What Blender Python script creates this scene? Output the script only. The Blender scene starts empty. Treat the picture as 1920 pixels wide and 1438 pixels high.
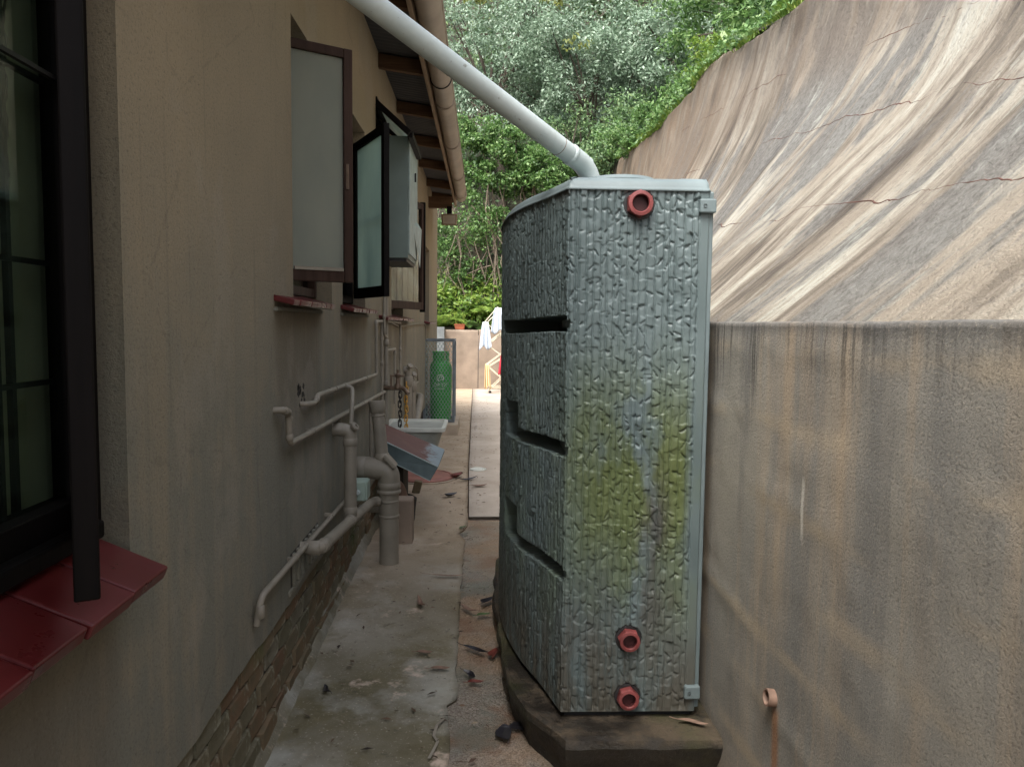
import bpy, bmesh, math, random
import numpy as np
from mathutils import Vector, Matrix, Quaternion
random.seed(7); np.random.seed(7)
scene = bpy.context.scene
COL = scene.collection
rad = math.radians

# ---------------------------------------------------------------- camera
EYE = Vector((0.0, 0.0, 1.7))
cam_d = bpy.data.cameras.new('camera'); cam = bpy.data.objects.new('camera', cam_d); COL.objects.link(cam)
_r = Vector((0.99920835, -0.03802565, 0.01169309)); _u = Vector((-0.00871996, 0.07743405, 0.99695934)); _f = Vector((0.03881547, 0.99627206, -0.07704117))
cam.matrix_world = Matrix(((_r.x, _u.x, -_f.x, EYE.x), (_r.y, _u.y, -_f.y, EYE.y), (_r.z, _u.z, -_f.z, EYE.z), (0, 0, 0, 1)))
cam_d.sensor_width = 36.0; cam_d.lens = 27.02; cam_d.clip_start = 0.02; cam_d.clip_end = 500
scene.camera = cam

# ---------------------------------------------------------------- sky, sun, exposure (overcast day)
SUN_DIR = Vector((-0.28, -0.45, 0.85)).normalized()
world = bpy.data.worlds.new('World'); scene.world = world; world.use_nodes = True
wn = world.node_tree.nodes; wl = world.node_tree.links
for n in list(wn): wn.remove(n)
sky = wn.new('ShaderNodeTexSky'); sky.sky_type = 'NISHITA'; sky.sun_disc = False
sky.sun_elevation = math.asin(SUN_DIR.z); sky.sun_rotation = math.atan2(SUN_DIR.x, SUN_DIR.y) % (2 * math.pi)
sky.air_density = 1.0; sky.dust_density = 4.0; sky.ozone_density = 1.0
hs = wn.new('ShaderNodeHueSaturation'); hs.inputs['Saturation'].default_value = 0.48
bg = wn.new('ShaderNodeBackground'); bg.inputs['Strength'].default_value = 0.13
wo = wn.new('ShaderNodeOutputWorld')
wl.new(sky.outputs[0], hs.inputs['Color']); wl.new(hs.outputs[0], bg.inputs['Color']); wl.new(bg.outputs[0], wo.inputs['Surface'])
sun_d = bpy.data.lights.new('sun', 'SUN'); sun_d.energy = 1.3; sun_d.angle = rad(35); sun_d.color = (1.0, 0.985, 0.95)
sun = bpy.data.objects.new('sun', sun_d); COL.objects.link(sun); sun.location = (0, 0, 30)
sun.rotation_euler = SUN_DIR.to_track_quat('Z', 'Y').to_euler()
scene.view_settings.view_transform = 'Standard'; scene.view_settings.look = 'None'
scene.view_settings.exposure = 1.95; scene.view_settings.gamma = 1.0
scene.view_settings.use_curve_mapping = False
scene.cycles.max_bounces = 6; scene.cycles.diffuse_bounces = 3; scene.cycles.glossy_bounces = 3; scene.cycles.transmission_bounces = 4; scene.cycles.transparent_max_bounces = 6
scene.cycles.caustics_reflective = False; scene.cycles.caustics_refractive = False

# ---------------------------------------------------------------- material helper
class Mat:
    def __init__(s, name, rough=0.8, spec=0.4, metal=0.0):
        s.m = bpy.data.materials.new(name); s.m.use_nodes = True
        s.t = s.m.node_tree; s.N = s.t.nodes; s.L = s.t.links
        s.b = s.N['Principled BSDF']; s.out = s.N['Material Output']
        s.b.inputs['Roughness'].default_value = rough; s.b.inputs['Metallic'].default_value = metal
        s.b.inputs['Specular IOR Level'].default_value = spec
        s._tc = None
    def put(s, sock, v):
        if isinstance(v, bpy.types.NodeSocket): s.L.new(v, sock)
        elif isinstance(v, (tuple, list)) and len(v) == 3 and sock.type == 'RGBA': sock.default_value = (*v, 1)
        else: sock.default_value = v
    def tc(s, w='Object'):
        if s._tc is None: s._tc = s.N.new('ShaderNodeTexCoord')
        return s._tc.outputs[w]
    def map(s, v, scale=(1, 1, 1), loc=(0, 0, 0), rot=(0, 0, 0)):
        n = s.N.new('ShaderNodeMapping'); s.L.new(v, n.inputs[0]); n.inputs['Scale'].default_value = scale
        n.inputs['Location'].default_value = loc; n.inputs['Rotation'].default_value = rot; return n.outputs[0]
    def noise(s, scale, v=None, detail=4, rough=0.55, dist=0.0):
        n = s.N.new('ShaderNodeTexNoise'); n.inputs['Scale'].default_value = scale; n.inputs['Detail'].default_value = min(detail, 5.5)
        n.inputs['Roughness'].default_value = rough; n.inputs['Distortion'].default_value = dist
        s.L.new(v if v is not None else s.tc(), n.inputs['Vector']); return n.outputs['Fac']
    def voro(s, scale, v=None, feat='F1', out='Distance'):
        n = s.N.new('ShaderNodeTexVoronoi'); n.feature = feat; n.inputs['Scale'].default_value = scale
        s.L.new(v if v is not None else s.tc(), n.inputs['Vector']); return n.outputs[out]
    def ramp(s, fac, stops, interp='LINEAR'):
        n = s.N.new('ShaderNodeValToRGB'); e = n.color_ramp.elements; n.color_ramp.interpolation = interp
        while len(e) < len(stops): e.new(0.5)
        for i, (p, c) in enumerate(stops):
            e[i].position = p; e[i].color = (c, c, c, 1) if isinstance(c, (int, float)) else (*c, 1)
        s.put(n.inputs[0], fac); return n.outputs[0]
    def mix(s, f, a, b, mode='MIX'):
        n = s.N.new('ShaderNodeMix'); n.data_type = 'RGBA'; n.blend_type = mode
        s.put(n.inputs[0], f); s.put(n.inputs[6], a); s.put(n.inputs[7], b); return n.outputs[2]
    def math(s, op, a, b=0.5, c=None, clamp=False):
        n = s.N.new('ShaderNodeMath'); n.operation = op; n.use_clamp = clamp; s.put(n.inputs[0], a); s.put(n.inputs[1], b)
        if c is not None: s.put(n.inputs[2], c)
        return n.outputs[0]
    def sep(s, v):
        n = s.N.new('ShaderNodeSeparateXYZ'); s.L.new(v, n.inputs[0]); return n.outputs
    def rng(s, v, a, b, c=0.0, d=1.0):
        n = s.N.new('ShaderNodeMapRange'); n.interpolation_type = 'SMOOTHSTEP'
        s.put(n.inputs[0], v); n.inputs[1].default_value = a; n.inputs[2].default_value = b
        n.inputs[3].default_value = c; n.inputs[4].default_value = d; return n.outputs[0]
    def island(s):
        return s.N.new('ShaderNodeNewGeometry').outputs['Random Per Island']
    def objrand(s):
        return s.N.new('ShaderNodeObjectInfo').outputs['Random']
    def color(s, v): s.put(s.b.inputs['Base Color'], v); return s
    def rough(s, v): s.put(s.b.inputs['Roughness'], v); return s
    def bump(s, h, strength=0.3, dist=0.01, prev=None):
        n = s.N.new('ShaderNodeBump'); n.inputs['Strength'].default_value = strength; n.inputs['Distance'].default_value = dist
        s.L.new(h, n.inputs['Height'])
        if prev is not None: s.L.new(prev, n.inputs['Normal'])
        s.L.new(n.outputs[0], s.b.inputs['Normal']); return n.outputs[0]

def plain(name, col, rough=0.6, spec=0.4, metal=0.0, var=0.25, scale=6.0, bump=0.15):
    m = Mat(name, rough, spec, metal)
    n = m.noise(scale, detail=6)
    m.color(m.mix(m.ramp(n, [(0.3, 0.0), (0.7, 1.0)]), tuple(c * (1 - var) for c in col), tuple(min(1, c * (1 + var)) for c in col)))
    if bump: m.bump(m.noise(scale * 12, detail=3), bump, 0.003)
    return m.m

# ---------------------------------------------------------------- mesh helpers
def frame_of(d):
    d = d.normalized(); a = Vector((0, 0, 1)) if abs(d.z) < 0.9 else Vector((0, 1, 0))
    u = d.cross(a).normalized(); return u, u.cross(d).normalized()

def fillet(pts, r=0.04, n=5):
    """round the corners of a polyline"""
    P = [Vector(p) for p in pts]; out = [P[0]]
    for i in range(1, len(P) - 1):
        a, b, c = P[i - 1], P[i], P[i + 1]
        rr = min(r, (a - b).length * 0.49, (c - b).length * 0.49)
        p0 = b + (a - b).normalized() * rr; p1 = b + (c - b).normalized() * rr
        for k in range(n + 1):
            t = k / n; out.append(p0 * (1 - t) ** 2 + b * 2 * t * (1 - t) + p1 * t * t)
    out.append(P[-1]); return out

class MB:
    """collects shapes in world coordinates; build() links them as ONE mesh object"""
    def __init__(s): s.v = []; s.f = []
    def add(s, vs, fs):
        o = len(s.v); s.v += [tuple(v) for v in vs]; s.f += [tuple(i + o for i in f) for f in fs]; return s
    def box(s, lo, hi, rot=None, about=None):
        x0, y0, z0 = lo; x1, y1, z1 = hi
        vs = [Vector(p) for p in ((x0, y0, z0), (x1, y0, z0), (x1, y1, z0), (x0, y1, z0), (x0, y0, z1), (x1, y0, z1), (x1, y1, z1), (x0, y1, z1))]
        if rot is not None:
            c = Vector(about) if about is not None else (vs[0] + vs[6]) / 2
            vs = [c + rot @ (v - c) for v in vs]
        return s.add(vs, [(0, 3, 2, 1), (4, 5, 6, 7), (0, 1, 5, 4), (1, 2, 6, 5), (2, 3, 7, 6), (3, 0, 4, 7)])
    def hexa(s, vs):
        return s.add(vs, [(0, 3, 2, 1), (4, 5, 6, 7), (0, 1, 5, 4), (1, 2, 6, 5), (2, 3, 7, 6), (3, 0, 4, 7)])
    def beam(s, a, b, w, h, up=(0, 0, 1)):
        a = Vector(a); b = Vector(b); d = (b - a).normalized(); u = d.cross(Vector(up)).normalized(); v = u.cross(d)
        q = lambda p: [p - u * w / 2 - v * h / 2, p + u * w / 2 - v * h / 2, p + u * w / 2 + v * h / 2, p - u * w / 2 + v * h / 2]
        return s.add(q(a) + q(b), [(3, 2, 1, 0), (4, 5, 6, 7), (0, 1, 5, 4), (1, 2, 6, 5), (2, 3, 7, 6), (3, 0, 4, 7)])
    def tube(s, pts, r, seg=12, caps=True):
        P = [Vector(p) for p in pts]; rs = r if isinstance(r, (list, tuple)) else [r] * len(P)
        d0 = (P[1] - P[0]).normalized(); u, v = frame_of(d0); vs = []; fs = []
        for i, p in enumerate(P):
            d = ((P[i + 1] - p).normalized() if i + 1 < len(P) else Vector()) + ((p - P[i - 1]).normalized() if i else Vector())
            d = d.normalized() if d.length > 1e-6 else d0
            q = d0.rotation_difference(d); u = q @ u; v = q @ v; d0 = d
            for k in range(seg):
                a = 2 * math.pi * k / seg; vs.append(p + (u * math.cos(a) + v * math.sin(a)) * rs[i])
        for i in range(len(P) - 1):
            for k in range(seg):
                k2 = (k + 1) % seg; fs.append((i * seg + k, i * seg + k2, (i + 1) * seg + k2, (i + 1) * seg + k))
        if caps: fs.append(tuple(range(seg - 1, -1, -1))); fs.append(tuple((len(P) - 1) * seg + k for k in range(seg)))
        return s.add(vs, fs)
    def collar(s, c, d, r, h, seg=16):
        c = Vector(c); d = Vector(d).normalized(); e = min(h * 0.2, r * 0.12)
        return s.tube([c - d * h / 2, c - d * (h / 2 - e), c + d * (h / 2 - e), c + d * h / 2], [r - e, r, r, r - e], seg)
    def lathe(s, prof, c, axis=(0, 0, 1), seg=24):
        c = Vector(c); ax = Vector(axis).normalized(); u, v = frame_of(ax); vs = []; fs = []
        for (r, h) in prof:
            for k in range(seg):
                a = 2 * math.pi * k / seg; vs.append(c + ax * h + (u * math.cos(a) + v * math.sin(a)) * max(r, 1e-5))
        for i in range(len(prof) - 1):
            for k in range(seg):
                k2 = (k + 1) % seg; fs.append((i * seg + k, i * seg + k2, (i + 1) * seg + k2, (i + 1) * seg + k))
        return s.add(vs, fs)
    def build(s, name, mat, parent=None, origin=None, smooth=False, bevel=0.0):
        me = bpy.data.meshes.new(name); ob = bpy.data.objects.new(name, me)
        o = wloc(parent) if parent is not None else Vector(origin if origin is not None else (0, 0, 0))
        me.from_pydata([(v[0] - o.x, v[1] - o.y, v[2] - o.z) for v in s.v], [], s.f); me.update()
        me.materials.append(mat); COL.objects.link(ob); ob.parent = parent
        if parent is None: ob.location = o
        if smooth: shade(ob)
        if bevel:
            b = ob.modifiers.new('edge', 'BEVEL'); b.width = bevel; b.segments = 2; b.limit_method = 'ANGLE'; b.angle_limit = rad(40)
        return ob

def wloc(o):
    v = Vector()
    while o is not None: v += Vector(o.location); o = o.parent
    return v
def shade(ob, ang=45):
    for p in ob.data.polygons: p.use_smooth = True
    try: ob.data.set_sharp_from_angle(angle=rad(ang))
    except Exception: pass
def big(name, V, F, mat, parent=None, origin=(0, 0, 0), smooth=False, uv=None):
    """mesh object straight from numpy arrays; F is (n,4)"""
    o = np.array(wloc(parent) if parent is not None else origin, dtype=float)
    V = np.asarray(V, dtype=np.float32) - o.astype(np.float32); F = np.asarray(F, dtype=np.int32)
    me = bpy.data.meshes.new(name); k = F.shape[1]
    me.vertices.add(len(V)); me.vertices.foreach_set('co', V.ravel())
    me.loops.add(F.size); me.loops.foreach_set('vertex_index', F.ravel())
    me.polygons.add(len(F)); me.polygons.foreach_set('loop_start', np.arange(0, F.size, k, dtype=np.int32))
    if smooth: me.polygons.foreach_set('use_smooth', np.ones(len(F), dtype=bool))
    if uv is not None:
        l = me.uv_layers.new(name='uv'); l.data.foreach_set('uv', np.asarray(uv, dtype=np.float32)[F.ravel()].ravel())
    me.update(calc_edges=True); me.validate()
    me.materials.append(mat); ob = bpy.data.objects.new(name, me); COL.objects.link(ob); ob.parent = parent
    if parent is None: ob.location = origin
    return ob
def gridf(nu, nv, wrap=False):
    i, j = np.meshgrid(np.arange(nu if wrap else nu - 1), np.arange(nv - 1), indexing='ij')
    i2 = (i + 1) % nu
    return np.stack([i * nv + j, i2 * nv + j, i2 * nv + j + 1, i * nv + j + 1], -1).reshape(-1, 4)
def empty(name, loc, parent=None):
    o = bpy.data.objects.new(name, None); COL.objects.link(o); o.empty_display_size = 0.1
    o.location = Vector(loc) - (wloc(parent) if parent is not None else Vector()); o.parent = parent; return o
def tag(o, label=None, cat=None, group=None, kind=None):
    if label: o['label'] = label
    if cat: o['category'] = cat
    if group: o['group'] = group
    if kind: o['kind'] = kind
    return o
def thing(name, loc, label, cat, group=None): return tag(empty(name, loc), label, cat, group)

_tab = np.random.RandomState(3).rand(256, 256)
def vnoise(x, y, seed=0):
    x = np.asarray(x, float) + seed * 17.3; y = np.asarray(y, float) + seed * 9.7
    xi = np.floor(x).astype(int); yi = np.floor(y).astype(int); fx = x - xi; fy = y - yi
    fx = fx * fx * (3 - 2 * fx); fy = fy * fy * (3 - 2 * fy); T = lambda a, b: _tab[a % 256, b % 256]
    return (T(xi, yi) * (1 - fx) + T(xi + 1, yi) * fx) * (1 - fy) + (T(xi, yi + 1) * (1 - fx) + T(xi + 1, yi + 1) * fx) * fy
def fbm(x, y, seed=0, oct=4):
    s = 0; a = 0.5; x = np.asarray(x, float); y = np.asarray(y, float)
    for k in range(oct): s = s + a * (vnoise(x, y, seed + k) * 2 - 1); x = x * 2.1; y = y * 2.1; a *= 0.5
    return s
def sstep(x, a, b):
    t = np.clip((np.asarray(x, float) - a) / (b - a), 0, 1); return t * t * (3 - 2 * t)

# ================================================================ MATERIALS
def m_plaster():
    m = Mat('house_plaster', 0.9, 0.25); o = m.tc()
    big_ = m.noise(0.9, o, 5, 0.6); mid = m.noise(4.5, o, 6, 0.6)
    streak = m.noise(3.0, m.map(o, (1, 2.6, 0.12)), 5, 0.6)
    z = m.sep(o)[2]
    c = m.mix(m.ramp(big_, [(0.35, 0.0), (0.65, 1.0)]), (0.296, 0.246, 0.171), (0.358, 0.290, 0.195))
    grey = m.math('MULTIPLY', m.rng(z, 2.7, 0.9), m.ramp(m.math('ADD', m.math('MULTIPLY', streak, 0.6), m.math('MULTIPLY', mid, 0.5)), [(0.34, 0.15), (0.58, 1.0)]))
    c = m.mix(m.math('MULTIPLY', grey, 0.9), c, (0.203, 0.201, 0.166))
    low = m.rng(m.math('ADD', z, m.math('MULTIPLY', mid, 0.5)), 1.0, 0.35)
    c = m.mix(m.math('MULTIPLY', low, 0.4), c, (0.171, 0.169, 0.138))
    pits = m.noise(38, o, 3, 0.7)
    c = m.mix(m.ramp(pits, [(0.66, 0.0), (0.74, 0.55)]), c, (0.094, 0.089, 0.071))
    c = m.mix(m.ramp(m.noise(9, m.map(o, (1, 3, 0.1)), 4), [(0.58, 0.0), (0.75, 0.30)]), c, (0.125, 0.118, 0.089))
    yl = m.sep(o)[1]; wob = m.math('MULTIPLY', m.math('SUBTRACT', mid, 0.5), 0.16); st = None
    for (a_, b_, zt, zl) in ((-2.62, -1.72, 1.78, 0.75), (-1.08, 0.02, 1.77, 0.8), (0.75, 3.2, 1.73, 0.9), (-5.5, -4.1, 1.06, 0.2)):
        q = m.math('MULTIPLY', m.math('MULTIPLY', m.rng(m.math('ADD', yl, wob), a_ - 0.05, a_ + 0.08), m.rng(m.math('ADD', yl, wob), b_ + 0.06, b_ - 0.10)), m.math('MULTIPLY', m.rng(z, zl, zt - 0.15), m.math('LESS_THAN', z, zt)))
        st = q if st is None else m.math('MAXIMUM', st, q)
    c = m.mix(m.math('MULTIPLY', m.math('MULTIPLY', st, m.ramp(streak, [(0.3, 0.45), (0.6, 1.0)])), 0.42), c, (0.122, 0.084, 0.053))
    patch = m.noise(1.3, m.map(o, (1, 1, 0.8), (3, 7, 2)), 5, 0.7)
    c = m.mix(m.ramp(patch, [(0.54, 0.0), (0.60, 0.28)]), c, (0.356, 0.315, 0.255))
    hair = m.voro(1.1, m.map(o, (1, 1, 1.4)), 'DISTANCE_TO_EDGE')
    c = m.mix(m.math('MULTIPLY', m.rng(m.math('ADD', hair, m.math('MULTIPLY', m.math('SUBTRACT', m.noise(14, o, 4), 0.5), 0.06)), 0.004, 0.0), 0.16), c, (0.074, 0.063, 0.053))
    gr = m.noise(95, o, 5, 0.8)
    c = m.mix(m.ramp(gr, [(0.36, 0.5), (0.47, 0.0)]), c, (0.091, 0.084, 0.062)); c = m.mix(m.ramp(gr, [(0.57, 0.0), (0.68, 0.3)]), c, (0.379, 0.335, 0.248))
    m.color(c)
    h = m.math('ADD', m.math('MULTIPLY', m.noise(20, o, 5, 0.65), 0.7), gr)
    m.bump(h, 0.6, 0.009); return m.m
def m_retaining():
    m = Mat('weathered_cement', 0.9, 0.25); o = m.tc(); z = m.sep(o)[2]
    a = m.noise(1.2, o, 6, 0.6); b = m.noise(2.2, m.map(o, (1, 2.2, 0.16)), 5, 0.62)
    c = m.mix(m.ramp(a, [(0.34, 0.0), (0.66, 1.0)]), (0.223, 0.217, 0.196), (0.339, 0.312, 0.261))
    c = m.mix(m.ramp(b, [(0.50, 0.0), (0.68, 0.65)]), c, (0.461, 0.348, 0.233))
    c = m.mix(m.ramp(m.noise(3.1, m.map(o, (1, 1.3, 0.2), (3, 5, 1)), 5, 0.6), [(0.47, 0.0), (0.62, 0.8)]), c, (0.204, 0.198, 0.182))
    # pale ochre where the render is worn over the block courses
    zz = m.math('ADD', z, m.math('MULTIPLY', m.math('SUBTRACT', m.noise(1.4, o, 4, 0.6), 0.5), 0.10))
    fr = m.math('FRACT', m.math('DIVIDE', m.math('SUBTRACT', zz, 0.03), 0.245))
    band = m.rng(m.math('ABSOLUTE', m.math('SUBTRACT', fr, 0.5)), 0.22, 0.02)
    band = m.math('MULTIPLY', band, m.ramp(m.noise(1.9, m.map(o, (1, 1, 3), (7, 0, 2)), 4), [(0.46, 0.0), (0.62, 1.0)]))
    c = m.mix(m.math('MULTIPLY', band, 0.4), c, (0.515, 0.405, 0.269))
    # black algae drips from the coping
    drip = m.noise(34, m.map(o, (1, 1, 0.022)), 4, 0.7)
    reach = m.noise(2.6, m.map(o, (1, 1, 0.02), (2, 1, 0)), 3, 0.6)
    lim = m.math('ADD', 1.58, m.math('MULTIPLY', m.math('SUBTRACT', 0.50, reach), 1.6))
    dm = m.math('MULTIPLY', m.rng(m.math('SUBTRACT', z, lim), -0.10, 0.22), m.math('MULTIPLY', m.ramp(drip, [(0.47, 0.0), (0.57, 1.0)]), m.rng(m.sep(o)[1], 0.8, 2.3, 0.25, 1.0)))
    c = m.mix(m.math('MULTIPLY', dm, 0.85), c, (0.061, 0.057, 0.052))
    top = m.rng(m.math('ADD', z, m.math('MULTIPLY', a, 0.08)), 1.70, 1.755)
    c = m.mix(m.math('MULTIPLY', top, 0.7), c, (0.094, 0.091, 0.087))
    c = m.mix(m.ramp(m.noise(1.0, m.map(o, (1, 3, 0.5), (9, 4, 2)), 5), [(0.62, 0.0), (0.75, 0.25)]), c, (0.677, 0.639, 0.553))
    low = m.rng(m.math('ADD', z, m.math('MULTIPLY', b, 0.5)), 0.45, 0.1)
    c = m.mix(m.math('MULTIPLY', low, 0.5), c, (0.215, 0.171, 0.123))
    y_ = m.sep(o)[1]
    rust = m.math('MULTIPLY', m.rng(m.math('ABSOLUTE', m.math('SUBTRACT', y_, m.math('ADD', 2.41, m.math('MULTIPLY', m.math('SUBTRACT', b, 0.5), 0.05)))), 0.045, 0.008), m.rng(z, 0.47, 0.42))
    c = m.mix(m.math('MULTIPLY', rust, 0.75), c, (0.324, 0.142, 0.055))
    lime = m.math('MULTIPLY', m.rng(m.math('ABSOLUTE', m.math('SUBTRACT', y_, m.math('ADD', 2.262, m.math('MULTIPLY', m.math('SUBTRACT', a, 0.5), 0.04)))), 0.014, 0.003), m.math('MULTIPLY', m.rng(z, 1.03, 1.10), m.rng(z, 1.26, 1.22)))
    c = m.mix(m.math('MULTIPLY', lime, m.ramp(drip, [(0.35, 0.3), (0.6, 0.9)])), c, (0.669, 0.630, 0.549))
    gr = m.noise(120, o, 4, 0.8)
    c = m.mix(m.ramp(gr, [(0.36, 0.55), (0.47, 0.0)]), c, (0.108, 0.095, 0.079)); c = m.mix(m.ramp(gr, [(0.56, 0.0), (0.66, 0.4)]), c, (0.486, 0.409, 0.304))
    m.color(c)
    h = m.math('ADD', m.math('MULTIPLY', m.noise(14, o, 4, 0.6), 0.5), gr)
    m.bump(h, 0.45, 0.008); return m.m
def m_rock():
    m = Mat('granite_slope', 0.85, 0.25); uv = m.tc('UV'); u = m.sep(uv)[0]; v = m.sep(uv)[1]
    warp = m.N.new('ShaderNodeVectorMath'); warp.operation = 'ADD'
    nz = m.N.new('ShaderNodeTexNoise'); nz.inputs['Scale'].default_value = 0.7; nz.inputs['Detail'].default_value = 3; m.L.new(uv, nz.inputs['Vector'])
    sc = m.N.new('ShaderNodeVectorMath'); sc.operation = 'SCALE'; sc.inputs['Scale'].default_value = 0.18; m.L.new(nz.outputs['Color'], sc.inputs[0])
    m.L.new(uv, warp.inputs[0]); m.L.new(sc.outputs[0], warp.inputs[1]); w = warp.outputs[0]
    A = m.noise(1.0, m.map(w, (1.9, 0.34, 1)), 9, 0.68); B = m.noise(1.0, m.map(w, (10.0, 1.3, 1), (3, 2, 0)), 9, 0.76)
    G = m.noise(26, m.map(uv, (1, 0.7, 1)), 9, 0.8); L = m.noise(1.0, m.map(w, (0.85, 0.30, 1), (3.3, 4.2, 0)), 6, 0.62, 0.5)
    t = m.math('ADD', m.math('MULTIPLY', A, 0.76), m.math('MULTIPLY', B, 0.24))
    c = m.ramp(t, [(0.38, (0.062, 0.052, 0.043)), (0.44, (0.141, 0.117, 0.090)), (0.495, (0.278, 0.242, 0.191)), (0.55, (0.389, 0.363, 0.296)), (0.64, (0.464, 0.452, 0.387))])
    c = m.mix(m.ramp(m.noise(1.0, m.map(w, (1.5, 0.35, 1), (4, 9, 0)), 6, 0.65), [(0.48, 0.0), (0.62, 0.55)]), c, (0.282, 0.239, 0.182))
    gk = m.math('ADD', L, m.math('MULTIPLY', m.math('SUBTRACT', t, 0.5), 0.9))
    c = m.mix(m.ramp(gk, [(0.50, 0.0), (0.57, 0.8)]), c, m.mix(m.ramp(G, [(0.38, 0.0), (0.62, 1.0)]), (0.060, 0.057, 0.055), (0.157, 0.152, 0.141)))
    c = m.mix(m.ramp(m.noise(1.0, m.map(w, (4.0, 1.1, 1), (1, 7, 0)), 9, 0.8), [(0.57, 0.0), (0.68, 0.5)]), c, (0.456, 0.471, 0.400))
    far = m.rng(u, 8.0, 15.0)
    c = m.mix(m.math('MULTIPLY', far, m.ramp(B, [(0.42, 0.0), (0.58, 0.85)])), c, (0.213, 0.129, 0.064))
    edge = m.rng(m.math('ADD', v, m.math('MULTIPLY', t, 0.9)), 4.5, 5.2)
    c = m.mix(m.math('MULTIPLY', edge, 0.55), c, (0.157, 0.120, 0.088))
    c = m.mix(m.ramp(G, [(0.34, 0.55), (0.47, 0.0)]), c, (0.102, 0.089, 0.078))
    m.color(c)
    h = m.math('ADD', m.math('ADD', G, m.math('MULTIPLY', B, 0.7)), m.math('MULTIPLY', m.noise(80, uv, 4, 0.75), 0.5))
    m.bump(h, 0.8, 0.035); return m.m
def m_tank():
    m = Mat('grey_polyethylene', 0.5, 0.38); o = m.tc(); x, y, z = m.sep(o)
    c = m.mix(m.ramp(m.noise(2.2, o, 5), [(0.3, 0.0), (0.7, 1.0)]), (0.080, 0.108, 0.108), (0.130, 0.165, 0.164))
    n1 = m.noise(3.4, m.map(o, (1, 1, 0.55)), 6, 0.62); n2 = m.noise(9, m.map(o, (1, 1, 0.22)), 5, 0.65)
    front = m.rng(y, -0.50, -0.62)
    belt = m.math('MULTIPLY', m.rng(m.math('ADD', z, m.math('MULTIPLY', m.math('SUBTRACT', n1, 0.5), 0.7)), 0.25, 0.95), m.rng(m.math('ADD', z, m.math('MULTIPLY', n2, 0.35)), 1.85, 1.25))
    # two lobes of green algae left and right of the centre stain
    cx = m.math('ABSOLUTE', m.math('SUBTRACT', x, m.math('ADD', 0.06, m.math('MULTIPLY', m.math('SUBTRACT', n1, 0.5), 0.42))))
    lobe = m.math('MULTIPLY', m.rng(x, 0.255, 0.205), m.math('MULTIPLY', m.rng(cx, 0.0, 0.06), m.rng(cx, 0.42, 0.20)))
    g = m.math('MULTIPLY', m.math('MULTIPLY', belt, lobe), m.ramp(m.math('ADD', m.math('MULTIPLY', n1, 0.7), m.math('MULTIPLY', n2, 0.4)), [(0.30, 0.0), (0.50, 1.0)]))
    c = m.mix(m.math('MULTIPLY', m.math('MULTIPLY', g, front), 0.95), c, m.mix(n2, (0.045, 0.062, 0.012), (0.125, 0.145, 0.032)))
    side = m.math('MULTIPLY', m.rng(z, 0.05, 0.6), m.rng(z, 1.7, 0.9))
    c = m.mix(m.math('MULTIPLY', m.math('MULTIPLY', side, m.ramp(n1, [(0.45, 0.0), (0.62, 1.0)])), 0.30), c, (0.13, 0.165, 0.07))
    cen = m.math('MULTIPLY', m.rng(cx, 0.13, 0.02), m.math('MULTIPLY', m.rng(z, 0.15, 0.6), m.rng(z, 1.25, 0.85)))
    c = m.mix(m.math('MULTIPLY', m.math('MULTIPLY', cen, m.ramp(n2, [(0.40, 0.0), (0.60, 1.0)])), 0.8), c, (0.055, 0.05, 0.048))
    low = m.rng(m.math('ADD', z, m.math('MULTIPLY', n1, 0.5)), 1.0, 0.25)
    c = m.mix(m.math('MULTIPLY', m.math('MULTIPLY', low, m.ramp(n2, [(0.36, 0.1), (0.56, 1.0)])), 0.8), c, (0.075, 0.06, 0.04))
    up = m.rng(m.math('ADD', z, m.math('MULTIPLY', n2, 0.10)), 2.17, 2.24)
    c = m.mix(m.math('MULTIPLY', m.math('MULTIPLY', up, m.ramp(n2, [(0.45, 0.0), (0.6, 1.0)])), 0.7), c, (0.07, 0.075, 0.07))
    m.color(c); m.rough(m.ramp(n2, [(0.3, 0.34), (0.7, 0.55)])); m.bump(m.noise(160, o, 3), 0.12, 0.003); return m.m
def m_path():
    m = Mat('stained_concrete', 0.8, 0.35); o = m.tc(); x, y, z = m.sep(o)
    a = m.noise(0.9, o, 6, 0.6); b = m.noise(3.2, o, 6, 0.66, 0.4); d = m.noise(17, o, 6, 0.7)
    c = m.mix(m.ramp(a, [(0.38, 0.0), (0.62, 1.0)]), (0.136, 0.118, 0.070), (0.312, 0.289, 0.233))
    c = m.mix(m.ramp(b, [(0.50, 0.0), (0.64, 0.9)]), c, (0.156, 0.133, 0.074))
    c = m.mix(m.ramp(m.noise(1.7, m.map(o, loc=(4, 2, 0)), 6, 0.62), [(0.52, 0.0), (0.66, 0.8)]), c, (0.379, 0.375, 0.333))
    c = m.mix(m.ramp(m.noise(2.6, m.map(o, loc=(9, 6, 0)), 7, 0.7), [(0.60, 0.0), (0.68, 0.85)]), c, (0.624, 0.496, 0.400))
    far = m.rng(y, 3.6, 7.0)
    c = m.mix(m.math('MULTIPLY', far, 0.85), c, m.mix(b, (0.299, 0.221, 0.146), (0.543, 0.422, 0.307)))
    c = m.mix(m.ramp(d, [(0.58, 0.0), (0.70, 0.55)]), c, (0.068, 0.061, 0.040))
    c = m.mix(m.ramp(m.noise(70, o, 3, 0.7), [(0.60, 0.0), (0.68, 0.4)]), c, (0.569, 0.509, 0.425))
    m.color(c); m.rough(m.ramp(b, [(0.35, 0.9), (0.6, 0.55)]))
    m.bump(m.math('ADD', b, m.math('MULTIPLY', m.noise(60, o, 5, 0.7), 0.5)), 0.5, 0.012); return m.m
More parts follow.
